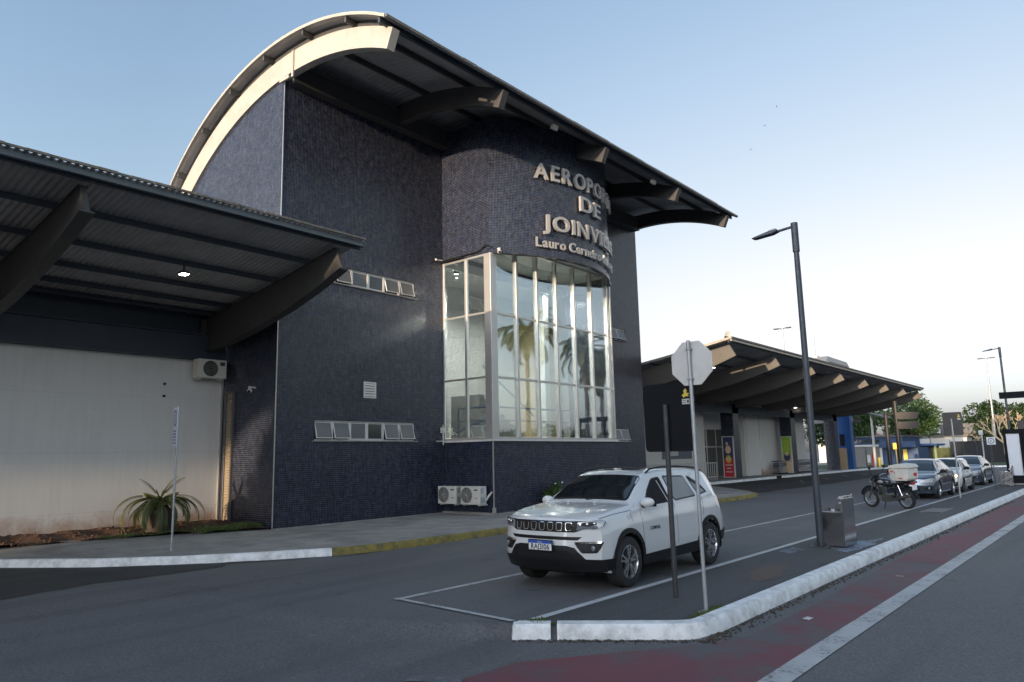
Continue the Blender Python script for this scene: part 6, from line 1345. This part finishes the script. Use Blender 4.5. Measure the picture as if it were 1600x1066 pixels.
# potted plant by the tiled base
t = thing('potted_plant', 'terracotta pot with a leafy green plant by the tiled base behind the SUV', 'plant', (19.9, 14.85, .145)); rng = np.random.default_rng(3)
MB().lathe([(.001, 0), (.13, 0), (.18, .26), (.20, .26), (.20, .32), (.16, .32), (.15, .27), (.001, .26)], (19.75, 14.85, .145), 2, 20).build('pot', K['terracotta'], t, smooth=40)
m = MB(); leaves(m, blob_points([((19.8, 14.8, .72), .28), ((20.05, 14.9, .62), .25), ((19.6, 14.9, .6), .2), ((19.95, 14.8, .88), .18), ((20.2, 14.9, .5), .18)], 900, rng, .2), .055, rng); m.build('foliage', K['leaf'], t, fix=False)
m = MB().sph((19.75, 14.7, .98), .03, 8, 6).sph((20.2, 14.75, 1.0), .035, 8, 6).sph((20.0, 14.7, .9), .02, 8, 6); m.build('blossom', K['signback'], t)
# palms and trees across the road, outside the frame: they show in the big panes
def palm(x, y, h, label, seed):
    t = thing('tall_palm', label, 'palm', (x, y, 0), 'tall palms across the road'); rr = random.Random(seed)
    MB().tube([(x, y, 0), (x+.1, y, h*.5), (x, y, h)], [.28, .22, .16], 10).build('trunk', K['bark'], t, smooth=60); m = MB()
    for k in range(34): frond(m, (x, y, h), rr.uniform(0, 6.28), rr.uniform(-.5, 1.3), rr.uniform(3.0, 4.2), 22, .9, rr.uniform(1.3, 2.2), .10)
    m.build('fronds', K['palm'], t, fix=False)
palm(53, -12, 13.2, 'tall palm across the road reflected in the glass bay', 1); palm(61, -11, 12.6, 'second tall palm across the road reflected in the glass bay', 2); palm(46, -14.5, 11.4, 'shorter palm across the road reflected in the glass bay', 3); palm(67, -13, 11.2, 'farthest palm across the road reflected in the glass bay', 4)
rng = np.random.default_rng(77); bl = []
for k in range(46): x = 20+k*2.6; bl.append(((x, -46+rng.uniform(-4, 4), rng.uniform(2.0, 4.2)), rng.uniform(2.2, 3.6)))
m = MB(); leaves(m, blob_points(bl, 16000, rng), .42, rng); tag(m.build('far_treeline', K['leafd'], loc=(80, -46, 0), fix=False), 'distant line of trees across the road reflected in the glass', 'trees', kind='stuff')
# unseen trees added west of the forecourt to keep the low sun off
for i, (x, y, h, rx) in enumerate([(-32, 9.5, 9.4, 4.6), (-34, 2, 9.6, 5), (-31, -6, 9.2, 5), (-34, -14, 8.6, 5.5), (-30, -22, 8, 5.5), (-40, 5.5, 9.4, 5.5), (-41, -3, 9.4, 5.5), (-42, -11, 9.4, 6)]):
    if i == 0: t0 = tree('sun_blocker_tree', 'unseen dense tree added to shade the road', 'tree', (x, y, 0), h, rx, h*.5, 9000, .5, K['leafd'], 'unseen trees added to block the low sun', 20, 2.5, .5, 46)
    else: o = dup(t0, (x, y, 0), rz=i*1.1); o.scale = (rx/4.6, rx/4.6, h/9.4)
for i, y in enumerate((-8.5, -18, -28)):  # farther unseen row, added to shade the distant fence and signs
    o = dup(t0, (-90, y, 0), rz=i*.9+.4); o.scale = (1.9, 1.9, 2.05)
# birds
for i, (x, y, z) in enumerate([(60, 21.2, 29.5), (62, 23.3, 28.6), (58, 19.4, 29.9)]):
    T = Tr((x, y, z), rz=i*.9, ry=.2); mb = MB(); mb.sph((0, 0, 0), (.22, .06, .055), 8, 6)
    mb.add([(.05, .04, .02), (-.08, .04, .02), (-.12, .32, .14), (.02, .34, .14), (-.16, .62, .06), (.05, -.04, .02), (-.08, -.04, .02), (-.12, -.32, .14), (.02, -.34, .14), (-.16, -.62, .06)], [(0, 1, 2, 3), (3, 2, 4), (6, 5, 8, 7), (7, 8, 9)]).rot(T @ Matrix.Scale(.28, 4))
    tag(mb.build('bird', K['ink'], loc=(x, y, z)), ['lowest of the three tiny birds in the sky', 'middle bird of the three in the sky', 'topmost bird of the three in the sky'][[1, 0, 2][i]], 'bird', 'birds high in the sky')
